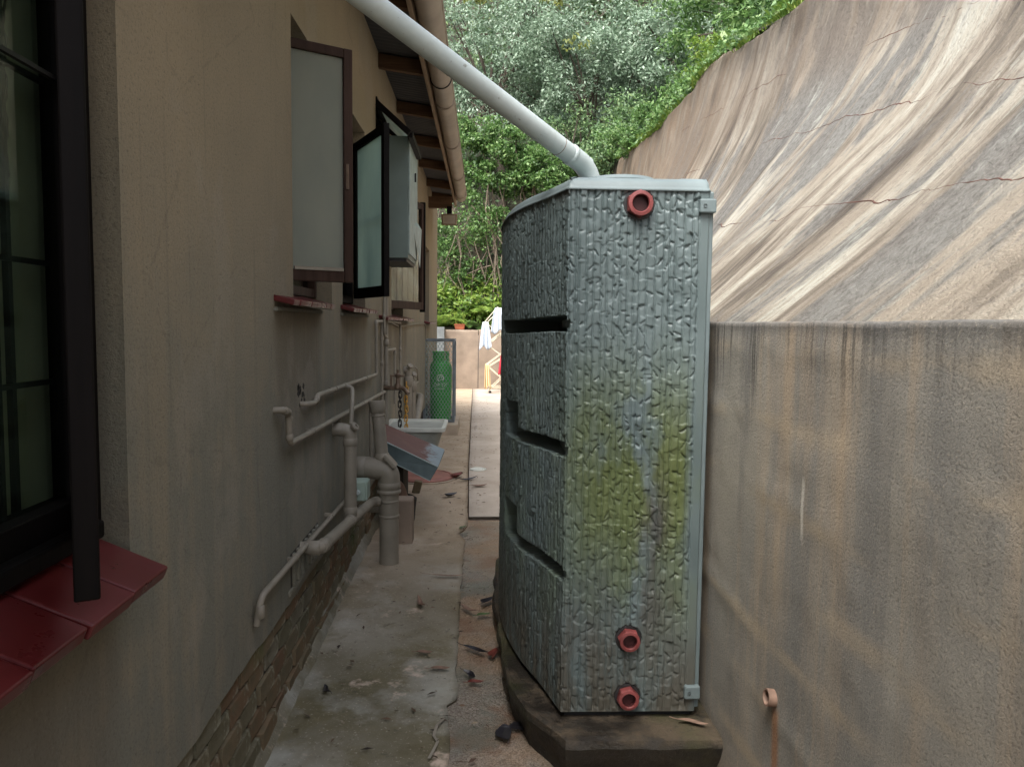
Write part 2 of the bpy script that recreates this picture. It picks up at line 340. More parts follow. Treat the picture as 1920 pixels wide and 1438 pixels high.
def m_aggregate():
    m = Mat('wet_exposed_aggregate', 0.35, 0.5); o = m.tc()
    a = m.noise(1.6, o, 5, 0.62); st = m.voro(150, o, out='Color'); vd = m.voro(150, o)
    base = m.mix(m.ramp(a, [(0.40, 0.0), (0.60, 1.0)]), (0.184, 0.153, 0.120), (0.324, 0.176, 0.072))
    c = m.mix(0.45, base, m.mix(m.math('MULTIPLY', m.sep(st)[0], 1.0), (0.076, 0.065, 0.054), (0.475, 0.423, 0.360)))
    c = m.mix(m.ramp(m.noise(3, m.map(o, loc=(2, 8, 1)), 5), [(0.55, 0.0), (0.66, 0.6)]), c, (0.184, 0.082, 0.036))
    c = m.mix(m.ramp(m.noise(2.1, m.map(o, loc=(5, 1, 1)), 5), [(0.55, 0.0), (0.66, 0.6)]), c, (0.130, 0.147, 0.120))
    m.color(c); m.rough(m.ramp(a, [(0.40, 0.22), (0.62, 0.6)]))
    m.bump(m.math('SUBTRACT', 0.5, vd), 0.55, 0.006); return m.m
def m_pale():
    m = Mat('pale_concrete', 0.85, 0.3); o = m.tc()
    a = m.noise(1.4, o, 6, 0.65); d = m.noise(12, o, 6, 0.72)
    c = m.mix(m.ramp(a, [(0.35, 0.0), (0.65, 1.0)]), (0.372, 0.311, 0.249), (0.490, 0.428, 0.360))
    c = m.mix(m.ramp(d, [(0.58, 0.0), (0.72, 0.5)]), c, (0.196, 0.153, 0.117))
    m.color(c); m.bump(d, 0.3, 0.01); return m.m
def m_brick():
    m = Mat('old_brick', 0.9, 0.2); o = m.tc(); r = m.objrand()
    c = m.ramp(r, [(0.0, (0.176, 0.108, 0.066)), (0.35, (0.202, 0.144, 0.085)), (0.6, (0.176, 0.151, 0.098)), (0.8, (0.143, 0.131, 0.085)), (1.0, (0.217, 0.194, 0.143))])
    n = m.noise(9, o, 6, 0.7)
    c = m.mix(m.ramp(n, [(0.5, 0.0), (0.64, 0.7)]), c, (0.135, 0.122, 0.078))
    c = m.mix(m.ramp(m.noise(6, m.map(o, loc=(3, 3, 3)), 5, 0.7), [(0.58, 0.0), (0.70, 0.6)]), c, (0.447, 0.432, 0.326))
    w = m.N.new('ShaderNodeNewGeometry').outputs['Position']
    c = m.mix(m.ramp(m.noise(1.8, w, 4, 0.6), [(0.60, 0.0), (0.70, 0.55)]), c, (0.101, 0.151, 0.046))
    m.color(c); m.bump(m.noise(30, o, 6, 0.75), 0.8, 0.012); return m.m
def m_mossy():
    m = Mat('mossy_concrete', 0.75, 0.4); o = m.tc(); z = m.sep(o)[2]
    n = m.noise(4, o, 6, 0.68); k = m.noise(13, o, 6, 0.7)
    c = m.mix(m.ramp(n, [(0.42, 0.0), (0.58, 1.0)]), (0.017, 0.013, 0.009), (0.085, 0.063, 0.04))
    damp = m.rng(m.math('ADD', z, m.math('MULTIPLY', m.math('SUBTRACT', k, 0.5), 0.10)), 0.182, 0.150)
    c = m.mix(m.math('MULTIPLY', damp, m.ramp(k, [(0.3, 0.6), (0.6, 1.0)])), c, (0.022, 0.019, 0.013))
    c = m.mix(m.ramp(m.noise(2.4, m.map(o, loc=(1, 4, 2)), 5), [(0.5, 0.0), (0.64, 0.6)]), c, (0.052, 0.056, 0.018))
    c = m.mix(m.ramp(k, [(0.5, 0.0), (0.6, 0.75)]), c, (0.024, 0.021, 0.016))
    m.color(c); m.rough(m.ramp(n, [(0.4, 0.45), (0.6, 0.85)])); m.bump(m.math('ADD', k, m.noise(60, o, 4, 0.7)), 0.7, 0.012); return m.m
def m_leaf(name, stops, trans=0.3, rough=0.45):
    m = Mat(name, rough, 0.45); c = m.ramp(m.island(), stops); m.color(c)
    t = m.N.new('ShaderNodeBsdfTranslucent'); m.L.new(c, t.inputs['Color'])
    x = m.N.new('ShaderNodeMixShader'); x.inputs[0].default_value = trans
    m.L.new(m.b.outputs[0], x.inputs[1]); m.L.new(t.outputs[0], x.inputs[2]); m.L.new(x.outputs[0], m.out.inputs['Surface']); return m.m
def m_wood(name, dark, lite, rough=0.45, axis=(1, 1, 0.06)):
    m = Mat(name, rough, 0.12); o = m.tc(); n = m.noise(26, m.map(o, axis), 5, 0.65); k = m.noise(3, o, 4)
    c = m.mix(m.ramp(n, [(0.35, 0.0), (0.65, 1.0)]), dark, lite)
    c = m.mix(m.ramp(k, [(0.5, 0.0), (0.7, 0.4)]), c, tuple(d * 0.6 for d in dark))
    m.color(c); m.bump(n, 0.25, 0.004); return m.m
def m_tile():
    m = Mat('glazed_red_tile', 0.22, 0.5); o = m.tc(); n = m.noise(6, o, 5, 0.6)
    c = m.mix(m.ramp(n, [(0.3, 0.0), (0.7, 1.0)]), (0.080, 0.010, 0.011), (0.127, 0.017, 0.017))
    c = m.mix(m.ramp(m.noise(90, o, 3), [(0.74, 0.0), (0.78, 0.6)]), c, (0.378, 0.286, 0.324))
    m.color(c); m.rough(m.ramp(n, [(0.3, 0.22), (0.7, 0.48)])); return m.m
def m_glass(name, tint, rough, trans=1.0):
    m = Mat(name, rough, 0.5); m.b.inputs['Transmission Weight'].default_value = trans; m.b.inputs['IOR'].default_value = 1.45
    n = m.noise(2.2, m.tc(), 4); m.color(m.mix(n, tuple(t * 0.85 for t in tint), tint)); return m.m
def m_frost(name, tint, tr=0.5, see=0.5):
    m = Mat(name, 0.22, 0.5); n = m.ramp(m.noise(2.2, m.map(m.tc(), (1.2, 1.2, 0.5)), 4), [(0.35, 0.0), (0.65, 1.0)]); c = m.mix(n, (tint[0] * 0.7, tint[1] * 0.75, tint[2] * 0.78), tint); m.color(c)
    m.bump(m.noise(220, m.tc(), 2), 0.06, 0.002)
    t = m.N.new('ShaderNodeBsdfTranslucent'); m.L.new(c, t.inputs['Color']); x = m.N.new('ShaderNodeMixShader'); x.inputs[0].default_value = tr
    m.L.new(m.b.outputs[0], x.inputs[1]); m.L.new(t.outputs[0], x.inputs[2])
    g = m.N.new('ShaderNodeBsdfRefraction'); g.inputs['Color'].default_value = (0.86, 0.9, 0.86, 1); g.inputs['Roughness'].default_value = 0.42; g.inputs['IOR'].default_value = 1.12
    y = m.N.new('ShaderNodeMixShader'); y.inputs[0].default_value = see; m.L.new(x.outputs[0], y.inputs[1]); m.L.new(g.outputs[0], y.inputs[2]); m.L.new(y.outputs[0], m.out.inputs['Surface']); return m.m
def m_clear():
    m = Mat('dark_window_glass', 0.05, 0.5)
    g = m.N.new('ShaderNodeBsdfGlossy'); g.inputs['Roughness'].default_value = 0.03
    t = m.N.new('ShaderNodeBsdfTransparent'); t.inputs['Color'].default_value = (0.8, 0.85, 0.8, 1)
    f = m.N.new('ShaderNodeLayerWeight'); f.inputs['Blend'].default_value = 0.5
    fc = m.math('MULTIPLY_ADD', m.math('POWER', f.outputs['Facing'], 4.0), 0.8, 0.035)
    x = m.N.new('ShaderNodeMixShader'); m.L.new(fc, x.inputs[0]); m.L.new(t.outputs[0], x.inputs[1]); m.L.new(g.outputs[0], x.inputs[2])
    m.L.new(x.outputs[0], m.out.inputs['Surface']); return m.m
def m_pipe():
    m = Mat('painted_pvc', 0.5, 0.4); o = m.tc(); n = m.noise(7, o, 5, 0.6)
    c = m.mix(m.ramp(n, [(0.3, 0.0), (0.7, 1.0)]), (0.218, 0.194, 0.155), (0.286, 0.254, 0.202))
    c = m.mix(m.ramp(m.noise(45, o, 3, 0.7), [(0.66, 0.0), (0.74, 0.6)]), c, (0.084, 0.073, 0.060))
    c = m.mix(m.ramp(m.noise(4, m.map(o, (1, 1, 0.3), (4, 1, 1)), 5), [(0.55, 0.0), (0.7, 0.5)]), c, (0.134, 0.116, 0.090))
    m.color(c); m.bump(n, 0.1, 0.004); return m.m
def m_white_pipe():
    m = Mat('white_pvc', 0.38, 0.45); o = m.tc(); n = m.noise(5, o, 5, 0.6)
    c = m.mix(m.ramp(n, [(0.35, 0.0), (0.7, 1.0)]), (0.46, 0.53, 0.525), (0.57, 0.64, 0.63))
    c = m.mix(m.ramp(m.noise(30, o, 3, 0.7), [(0.66, 0.0), (0.73, 0.7)]), c, (0.16, 0.15, 0.12))
    c = m.mix(m.ramp(m.noise(2.5, m.map(o, loc=(3, 1, 4)), 6, 0.7), [(0.56, 0.0), (0.72, 0.4)]), c, (0.30, 0.30, 0.25))
    m.color(c); return m.m
def m_roof():
    m = Mat('roof_sheet', 0.55, 0.4, 0.35); n = m.noise(5, m.tc(), 5)
    m.color(m.mix(n, (0.06, 0.06, 0.065), (0.12, 0.12, 0.125))); return m.m
def m_rust():
    m = Mat('rusting_galvanised_sheet', 0.5, 0.4, 0.25); o = m.tc(); x = m.sep(o)[0]
    n = m.noise(14, m.map(o, (0.4, 1, 1)), 6, 0.7); e = m.rng(m.math('ADD', x, m.math('MULTIPLY', m.math('SUBTRACT', n, 0.5), 0.35)), 0.12, 0.20)
    rusty = m.mix(n, (0.075, 0.03, 0.02), (0.16, 0.075, 0.05)); pale = m.mix(n, (0.16, 0.20, 0.205), (0.27, 0.31, 0.315))
    c = m.mix(e, rusty, pale)
    m.color(c); return m.m

M = dict(
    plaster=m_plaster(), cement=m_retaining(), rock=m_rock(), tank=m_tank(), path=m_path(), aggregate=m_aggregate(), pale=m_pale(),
    brick=m_brick(), mossy=m_mossy(), tile=m_tile(), pipe=m_pipe(), white_pipe=m_white_pipe(), roof=m_roof(), rust=m_rust(), clear=m_clear(),
    frost=m_frost('frosted_glass', (0.66, 0.69, 0.60), 0.6, 0.35), teal=m_frost('teal_frosted_glass', (0.60, 0.74, 0.70), 0.85, 0.2),
    frame=m_wood('dark_window_wood', (0.003, 0.0022, 0.002), (0.007, 0.005, 0.0045), 0.6), brown=m_wood('brown_window_wood', (0.032, 0.018, 0.013), (0.062, 0.036, 0.027), 0.5),
    rafter=m_wood('rafter_timber', (0.085, 0.048, 0.028), (0.16, 0.095, 0.055), 0.7, (0.06, 1, 1)), fascia=m_wood('fascia_board', (0.20, 0.135, 0.085), (0.32, 0.225, 0.15), 0.6, (1, 0.06, 1)),
    gutter=plain('cream_gutter', (0.36, 0.295, 0.24), 0.5, var=0.2, scale=3), mortar=plain('dark_mortar', (0.04, 0.035, 0.028), 0.95, var=0.4, scale=12, bump=0.5),
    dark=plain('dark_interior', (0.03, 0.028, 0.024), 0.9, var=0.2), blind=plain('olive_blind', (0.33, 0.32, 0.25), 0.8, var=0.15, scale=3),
    iron=plain('black_iron', (0.02, 0.018, 0.018), 0.5, var=0.3), red=plain('red_fitting', (0.20, 0.05, 0.047), 0.45, var=0.25, scale=18), bore=plain('fitting_bore', (0.05, 0.012, 0.012), 0.6),
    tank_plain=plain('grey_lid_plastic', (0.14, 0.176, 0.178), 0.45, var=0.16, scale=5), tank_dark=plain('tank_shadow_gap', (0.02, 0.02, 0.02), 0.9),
    box=plain('grey_green_steel', (0.15, 0.195, 0.18), 0.4, var=0.12, scale=3), box_edge=plain('scuffed_steel_edge', (0.30, 0.37, 0.355), 0.45, var=0.2, scale=9),
    jbox=plain('mint_plastic', (0.36, 0.45, 0.38), 0.5, var=0.1), brass=plain('painted_brass', (0.17, 0.12, 0.085), 0.45, metal=0.5, var=0.35, scale=20),
    chain=plain('black_chain', (0.012, 0.012, 0.012), 0.5), yellow=plain('yellow_chain', (0.55, 0.30, 0.06), 0.45, var=0.2, scale=20),
    sink=plain('cast_concrete_sink', (0.36, 0.37, 0.33), 0.55, var=0.25, scale=5), sink_rim=plain('pale_sink_rim', (0.62, 0.63, 0.57), 0.45, var=0.12),
    green=plain('green_paint', (0.045, 0.40, 0.06), 0.32, var=0.15, scale=4, bump=0.05), white=plain('white_print', (0.75, 0.78, 0.74), 0.5, var=0.05, bump=0),
    galv=plain('galvanised_steel', (0.17, 0.20, 0.22), 0.4, metal=0.4, var=0.2, scale=8), manhole=plain('red_oxide_cover', (0.30, 0.135, 0.105), 0.6, var=0.25, scale=6),
    endwall=plain('pinkish_render', (0.27, 0.21, 0.16), 0.9, var=0.28, scale=2.2, bump=0.3), kerb=plain('sandy_render', (0.40, 0.33, 0.25), 0.9, var=0.25, scale=4, bump=0.3),
    greyblock=plain('grey_render', (0.17, 0.185, 0.185), 0.9, var=0.15), terracotta=plain('terracotta', (0.40, 0.12, 0.06), 0.7, var=0.15),
    cream=plain('cream_plastic', (0.72, 0.66, 0.50), 0.4, var=0.06, bump=0), cloth_w=plain('white_cloth', (0.55, 0.61, 0.68), 0.9, var=0.08), cloth_r=plain('red_cloth', (0.50, 0.03, 0.05), 0.9, var=0.12),
    cloth_y=plain('cream_cloth', (0.72, 0.56, 0.32), 0.9, var=0.1), soil=plain('hill_soil', (0.035, 0.032, 0.02), 0.95, var=0.4, scale=1.2, bump=0.6), bark=plain('bark', (0.075, 0.06, 0.045), 0.9, var=0.4, scale=9, bump=0.6),
    twig=plain('dry_twig', (0.17, 0.135, 0.10), 0.85, var=0.3, scale=9), earth=plain('earth', (0.10, 0.07, 0.045), 0.95, var=0.3, scale=1.5, bump=0.5),
    crack=plain('rust_crack', (0.095, 0.04, 0.028), 0.9, var=0.4, scale=5), litter=m_leaf('dead_leaf_bits', [(0, (0.03, 0.02, 0.015)), (0.5, (0.09, 0.05, 0.03)), (0.85, (0.16, 0.10, 0.06)), (1, (0.30, 0.24, 0.16))], 0.1, 0.6),
    leaf_dark=plain('wet_dark_leaf', (0.022, 0.02, 0.024), 0.3, var=0.3, scale=20), leaf_red=plain('red_brown_leaf', (0.15, 0.035, 0.025), 0.5, var=0.3, scale=25), leaf_tan=plain('tan_dry_leaf', (0.22, 0.14, 0.10), 0.7, var=0.3, scale=25), leaf_green=plain('green_fallen_leaf', (0.08, 0.13, 0.04), 0.5, var=0.3, scale=25),
    silver=m_leaf('silvery_leaves', [(0, (0.099, 0.151, 0.091)), (0.4, (0.198, 0.284, 0.190)), (0.8, (0.329, 0.436, 0.313)), (1, (0.444, 0.538, 0.412))], 0.28),
    fresh=m_leaf('fresh_leaves', [(0, (0.045, 0.097, 0.025)), (0.4, (0.091, 0.188, 0.051)), (0.8, (0.167, 0.291, 0.085)), (1, (0.259, 0.361, 0.146))], 0.35),
    deep=m_leaf('deep_leaves', [(0, (0.066, 0.121, 0.053)), (0.5, (0.131, 0.224, 0.095)), (0.85, (0.220, 0.335, 0.154)), (1, (0.351, 0.466, 0.203))], 0.3),
    lime=m_leaf('lime_leaves', [(0, (0.10, 0.19, 0.03)), (0.5, (0.17, 0.28, 0.05)), (1, (0.30, 0.38, 0.08))], 0.4), yellowleaf=m_leaf('yellow_leaves', [(0, (0.16, 0.20, 0.05)), (1, (0.30, 0.32, 0.09))], 0.4),
)

# ================================================================ SETTING
FY = [-40, 2.0, 3.1, 5.4, 60]; FZ = [-0.17, -0.17, -0.135, -0.05, -0.05]
def fz(y): return float(np.interp(y, FY, FZ))

def sheet(name, xs0, xs1, ys, dz, mat, kind='structure', rough=0.0, nx=14):
    """a strip of paving between two edge curves x0(y), x1(y), following the floor"""
    V = []; 
    for y, a, b in zip(ys, xs0, xs1):
        for k in range(nx):
            x = a + (b - a) * k / (nx - 1); V.append((x, y, float(fz(y)) + dz + rough * float(fbm(x * 2.2, y * 2.2, 5))))
    n = len(ys); top = np.array(V); low = top.copy(); low[:, 2] -= 0.06
    F = gridf(n, nx)[:, ::-1]; A = np.concatenate([top, low]); extra = []
    N = n * nx; 
    for i in range(n - 1):
        for k in (0, nx - 1):
            p, q = i * nx + k, (i + 1) * nx + k
            extra.append((p, q, q + N, p + N) if k else (q, p, p + N, q + N))
    for i in (0, n - 1):
        for k in range(nx - 1):
            p, q = i * nx + k, i * nx + k + 1
            extra.append((q, p, p + N, q + N) if i else (p, q, q + N, p + N))
    ob = big(name, A, np.concatenate([F, np.array(extra)]), mat, origin=(0, 0, 0)); tag(ob, kind=kind); return ob

g = []
for y in (-60, 2.0, 3.1, 5.4, 120):
    for x in (-90, 90): g.append((x, y, fz(y) - 0.075))
ob = MB().add(g, [(i * 2, i * 2 + 1, i * 2 + 3, i * 2 + 2) for i in range(4)]).build('ground', M['earth']); tag(ob, kind='structure')
ys = np.arange(-3, 20.6, 0.06)
jx = np.interp(ys, [-3, 3.1, 5.2, 6.8, 9.1, 20.6], [-0.10, -0.105, -0.135, -0.12, -0.16, -0.26])
ragged = 0.018 * fbm(ys * 4.0, ys * 0 + 2, 11) + 0.012 * fbm(ys * 14.0, ys * 0 + 5, 12)
ragged += np.where((ys > 3.0) & (ys < 3.55), -0.05 * np.clip(vnoise(ys * 7, ys * 0, 4), 0, 1), 0) - 0.06 * np.exp(-((ys - 6.3) / 0.12) ** 2)
sheet('concrete_path', np.full(len(ys), -0.99), jx + ragged * np.where(ys < 7, 1.0, 0.3), ys, 0.006, M['path'], rough=0.006, nx=24)
m_ = ys < 6.82
sheet('aggregate_path', jx[m_] - 0.12 + 0.006 * fbm(ys[m_] * 9, ys[m_] * 0, 3), np.full(m_.sum(), 1.2), ys[m_], -0.006, M['aggregate'], rough=0.003, nx=24)
m2 = ys >= 6.84
sheet('pale_path', jx[m2] + 0.012, np.full(m2.sum(), 1.2), ys[m2], 0.010, M['pale'], rough=0.004, nx=10)

# ---- rock slope
RH = [0, .5, 1, 1.5, 2, 2.5, 3, 3.5, 4, 5, 6]; RG = [0, .58, 1.08, 1.5, 1.82, 2.06, 2.22, 2.33, 2.42, 2.7, 3.2]
TY = [-6, 6, 7, 8.2, 10.2, 12, 14.3, 15.1, 19, 23, 26]; TH = [5.6, 3.9, 3.5, 3.46, 3.83, 4.12, 3.98, 3.95, 4.3, 4.8, 4.9]  # near end raised out of view to cut sky light on the house wall
_hh = np.linspace(0, 6, 241); _gg = np.interp(_hh, RH, RG); _k = np.hanning(41); _k /= _k.sum()
_gs = np.convolve(np.pad(_gg, 20, mode='reflect', reflect_type='odd'), _k, 'valid')
def rock_top(y): return np.interp(y, TY, TH)
def rock_pt(y, h):
    y = np.asarray(y, float); h = np.asarray(h, float)
    x = 1.05 + np.interp(h, _hh, _gs) + 0.16 * fbm(y * 0.45, h * 0.5, 21, 3) * sstep(h, 0, 0.8) + 0.035 * fbm(y * 2.5, h * 0.9, 25, 3) * sstep(h, 0, 0.3)
    return x, y, 1.6 + h
ry = np.arange(-5, 25.01, 0.07); rt = np.concatenate([np.linspace(-0.35, 0, 4)[:-1], np.linspace(0, 1, 96), 1 + np.linspace(0.006, 0.14, 12)])
RY, RT = np.meshgrid(ry, rt, indexing='ij'); topn = rock_top(RY) + 0.10 * fbm(RY * 0.9, RY * 0, 31)
HH = np.clip(RT, None, 1) * topn; over = np.clip(RT - 1, 0, None)
X, Y_, Z = rock_pt(RY, np.clip(HH, 0, None)); Z = Z + np.minimum(HH, 0)
X = X + over * 7.0; Z = Z + 0.18 * np.sin(np.clip(over / 0.14, 0, 1) * 1.5)
RV = np.stack([X, RY, Z], -1).reshape(-1, 3)
arc = np.concatenate([np.zeros((len(ry), 1)), np.cumsum(np.hypot(np.diff(X, axis=1), np.diff(Z, axis=1)), axis=1)], 1)
rock = big('rock_slope', RV, gridf(len(ry), len(rt))[:, ::-1], M['rock'], smooth=True, uv=np.stack([RY, arc], -1).reshape(-1, 2)); tag(rock, kind='structure')
cracks = [[(7.07, 1.01), (5.85, 0.9), (5.06, 0.82), (4.33, 0.77), (3.65, 0.68), (3.27, 0.66), (2.94, 0.63), (2.66, 0.61), (2.4, 0.6), (1.6, 0.5)],
          [(11.36, 2.33), (9.35, 2.09), (8.13, 2.0), (6.41, 1.72), (5.86, 1.64), (4.87, 1.49), (4.24, 1.41), (3.2, 1.16), (2.4, 1.0)],
          [(13.2, 3.4), (12.03, 3.23), (9.59, 2.93), (8.56, 2.78), (7.52, 2.61), (6.04, 2.34), (5.07, 2.12), (4.43, 1.97), (3.2, 1.7)],
          [(5.65, 0.89), (5.76, 1.17), (6.05, 1.55)]]
for ci, c in enumerate(cracks):
    c = np.array(c)[::-1]; n = int(70 * (abs(c[-1, 0] - c[0, 0]) + 1) / 4); t = np.linspace(0, len(c) - 1, n)
    cy = np.interp(t, range(len(c)), c[:, 0]); ch = np.interp(t, range(len(c)), c[:, 1]) + 0.05 * fbm(cy * 3.2, cy * 0, 40 + ci, 5)
    x, y, z = rock_pt(cy, ch)
    thick = [0.0014 + 0.0075 * max(0, float(v)) for v in (vnoise(cy * 1.6, cy * 0, 50 + ci) - 0.25)]
    MB().tube(list(zip(x + 0.002, y, z)), thick, 5).build('crack', M['crack'], rock)

# ---- hillside behind the end wall and above the rock
hx = np.concatenate([np.arange(-14, 3.3, 0.9), [3.55], np.arange(4.0, 32, 0.8)]); hy = np.concatenate([np.arange(-6, 20.7, 0.8), [20.72], np.arange(21.2, 62, 0.9)])
HX, HY = np.meshgrid(hx, hy, indexing='ij')
zr = np.where(HX >= 3.5, 1.6 + rock_top(HY) + 0.10 + 1.0 * (HX - 3.55), -50); zfar = np.where(HY >= 20.7, 1.40 + 1.05 * (HY - 20.72), -50)
HZ = np.maximum(zr, zfar) + 0.35 * fbm(HX * 0.6, HY * 0.6, 60) * sstep(np.maximum(HX - 3.6, HY - 20.9), 0.2, 2)
F = gridf(len(hx), len(hy))[:, ::-1]; ok = (HZ.reshape(-1)[F] > -20).all(1)
hill = big('hillside', np.stack([HX, HY, HZ], -1).reshape(-1, 3), F[ok], M['soil'], smooth=True); tag(hill, kind='structure')

# ---- retaining wall on the right
wy = np.arange(-4, 20.49, 0.03); wz = np.arange(-0.3, 1.7121, 0.025); wz = np.append(wz, 1.712)
near = wy < 6.5; wy = np.concatenate([wy[near], np.arange(6.5, 20.5, 0.25)])
WY, WZ = np.meshgrid(wy, wz, indexing='ij')
cz = WZ + 0.05 * fbm(WY * 1.1, WZ * 1.3, 71, 4); fr = ((cz - 0.03) / 0.245) % 1.0
rid = np.exp(-((fr - 0.5) / 0.17) ** 2) * np.clip(vnoise(WY * 1.1, np.floor((cz - 0.03) / 0.245) * 3.1, 72) * 2.4 - 0.95, 0, 1)
rid = rid * sstep(fbm(WY * 1.7, WZ * 3.0, 77, 3), -0.02, 0.22)
WX = 0.975 - 0.0045 * rid + 0.010 * fbm(WY * 1.5, WZ * 1.5, 73, 4) + 0.0025 * fbm(WY * 14, WZ * 14, 74, 2)
ztop = 0.010 * fbm(WY * 2.2, WY * 0, 75, 4)
WZ = WZ + np.where(WZ > 1.69, ztop, 0)
face = np.stack([WX, WY, WZ], -1); topin = face[:, -1].copy(); topin[:, 0] += 0.012; topin[:, 2] += 0.006; back = topin.copy(); back[:, 0] = 1.17
A = np.concatenate([face, topin[:, None], back[:, None]], 1)
wall_r = big('retaining_wall', A.reshape(-1, 3), gridf(len(wy), A.shape[1]), M['cement'], origin=(0.975, 0, 0))
wall_r.data.flip_normals()
tag(wall_r, 'stained grey-brown cement retaining wall running along the right below the rock', 'wall')
w = thing('weep_pipe', (0.96, 2.425, 0.477), 'short clay drain pipe stub poking out of the stained cement wall', 'pipe')
MB().lathe([(0.021, 0.05), (0.028, 0.05), (0.029, -0.012), (0.029, -0.017), (0.0235, -0.017), (0.021, -0.012), (0.021, 0.05)], (0.965, 2.425, 0.477), (1, 0, -0.12), 20).build('pipe_stub', M['leaf_tan'], w, smooth=True)
MB().lathe([(0.0, 0.012), (0.0215, 0.012)], (0.965, 2.425, 0.477), (1, 0, -0.12), 20).build('bore', M['dark'], w)

# ---- end wall of the yard
ew = thing('yard_end_wall', (0, 20.55, -0.05), 'pinkish rendered low wall closing the far end of the passage', 'wall')
def panel(x0, x1, z1, seed):
    xs = np.arange(x0, x1 + 0.01, 0.07); zs = np.linspace(-0.1, z1, 26); PX, PZ = np.meshgrid(xs, zs, indexing='ij')
    fr_ = np.stack([PX, 20.5 + 0.012 * fbm(PX * 2, PZ * 2, seed), PZ + np.where(PZ > z1 - 0.02, 0.01 * fbm(PX * 3, PX * 0, seed + 1), 0)], -1)
    bk = fr_[:, -1].copy(); bk[:, 1] = 20.70; A_ = np.concatenate([fr_, bk[:, None]], 1)
    return big('panel', A_.reshape(-1, 3), gridf(len(xs), A_.shape[1]), M['endwall'], ew)
panel(-6.0, -0.118, 1.53, 80); panel(-0.102, 3.2, 1.545, 84)
MB().box((-1.6, 20.2, -0.1), (-1.0, 20.48, 1.60)).build('pier', M['greyblock'], ew, bevel=0.01)

# ================================================================ HOUSE
WX0 = -0.90
house = thing('house', (-0.9, 6.0, 0.0), 'tan plastered house with corrugated roof, brick plinth and open brown windows', 'house')
openings = [(0.45, 1.97, 1.07, 2.75), (3.71, 4.65, 1.77, 3.12), (5.0, 5.95, 1.77, 3.12), (6.55, 7.55, 3.12, 3.57), (7.65, 8.75, 1.72, 3.30), (12.0, 13.0, 1.69, 2.9)]
WALL_LO = 0.372; WALL_HI = 3.97
def build_wall():
    mb = MB(); ysb = sorted(set([-4.0, 15.25] + [o[0] for o in openings] + [o[1] for o in openings] + list(np.round(np.arange(2.2, 8.0, 0.06), 3))))
    zsb = sorted(set([WALL_LO, 0.42, WALL_HI] + [o[2] for o in openings] + [o[3] for o in openings]))
    ny, nz = len(ysb), len(zsb); A_ = np.zeros((ny, nz, 3))
    for i, y in enumerate(ysb):
        for j, z in enumerate(zsb):
            zz = z + (0.016 * float(fbm(y * 2.3, 0, 91)) + 0.010 * float(fbm(y * 11, 0, 92)) if j == 0 else 0); A_[i, j] = (WX0, y, zz)
    inside = lambda y, z: any(o[0] < y < o[1] and o[2] < z < o[3] for o in openings)
    idx = lambda i, j: i * nz + j; fs = []
    for i in range(ny - 1):
        for j in range(nz - 1):
            if not inside((ysb[i] + ysb[i + 1]) / 2, (zsb[j] + zsb[j + 1]) / 2): fs.append((idx(i, j), idx(i + 1, j), idx(i + 1, j + 1), idx(i, j + 1)))
    mb.add(A_.reshape(-1, 3), fs)
    for (a, b, c, d) in openings:     # reveals
        xi = WX0 - 0.24
        mb.add([(WX0, a, c), (WX0, a, d), (xi, a, d), (xi, a, c)], [(0, 1, 2, 3)]); mb.add([(WX0, b, c), (WX0, b, d), (xi, b, d), (xi, b, c)], [(3, 2, 1, 0)])
        mb.add([(WX0, a, d), (WX0, b, d), (xi, b, d), (xi, a, d)], [(0, 1, 2, 3)]); mb.add([(WX0, a, c), (WX0, b, c), (xi, b, c), (xi, a, c)], [(3, 2, 1, 0)])
    lo = [(WX0, y, A_[i, 0, 2]) for i, y in enumerate(ysb)]; n = len(lo)
    mb.add(lo + [(-1.0, p[1], p[2] + 0.004) for p in lo], [(i + 1, i, i + n, i + n + 1) for i in range(n - 1)])
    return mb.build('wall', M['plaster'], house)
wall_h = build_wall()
mb = MB().box((-8.0, 15.05, -0.1), (-0.905, 15.2499, 4.0)).box((-8.0, -4.2, -0.1), (-0.905, -4.0001, 4.0)); mb.add([(-8, -4, 0), (-8, 15.2, 0), (-8, 15.2, 4), (-8, -4, 4)], [(0, 1, 2, 3)])
mb.add([(-8, 15.25, 4.0), (-0.9, 15.25, 4.0), (-4.45, 15.25, 4.5)], [(0, 1, 2)]); mb.build('gable_wall', M['plaster'], house)
mb = MB(); mb.add([(-1.16, -4, 0.3), (-1.16, 15, 0.3), (-3.2, 15, 0.3), (-3.2, -4, 0.3)], [(0, 1, 2, 3)]); mb.add([(-3.2, -4, 0.3), (-3.2, 15, 0.3), (-3.2, 15, 4), (-3.2, -4, 4)], [(0, 1, 2, 3)]); mb.build('room_lining', M['dark'], house)
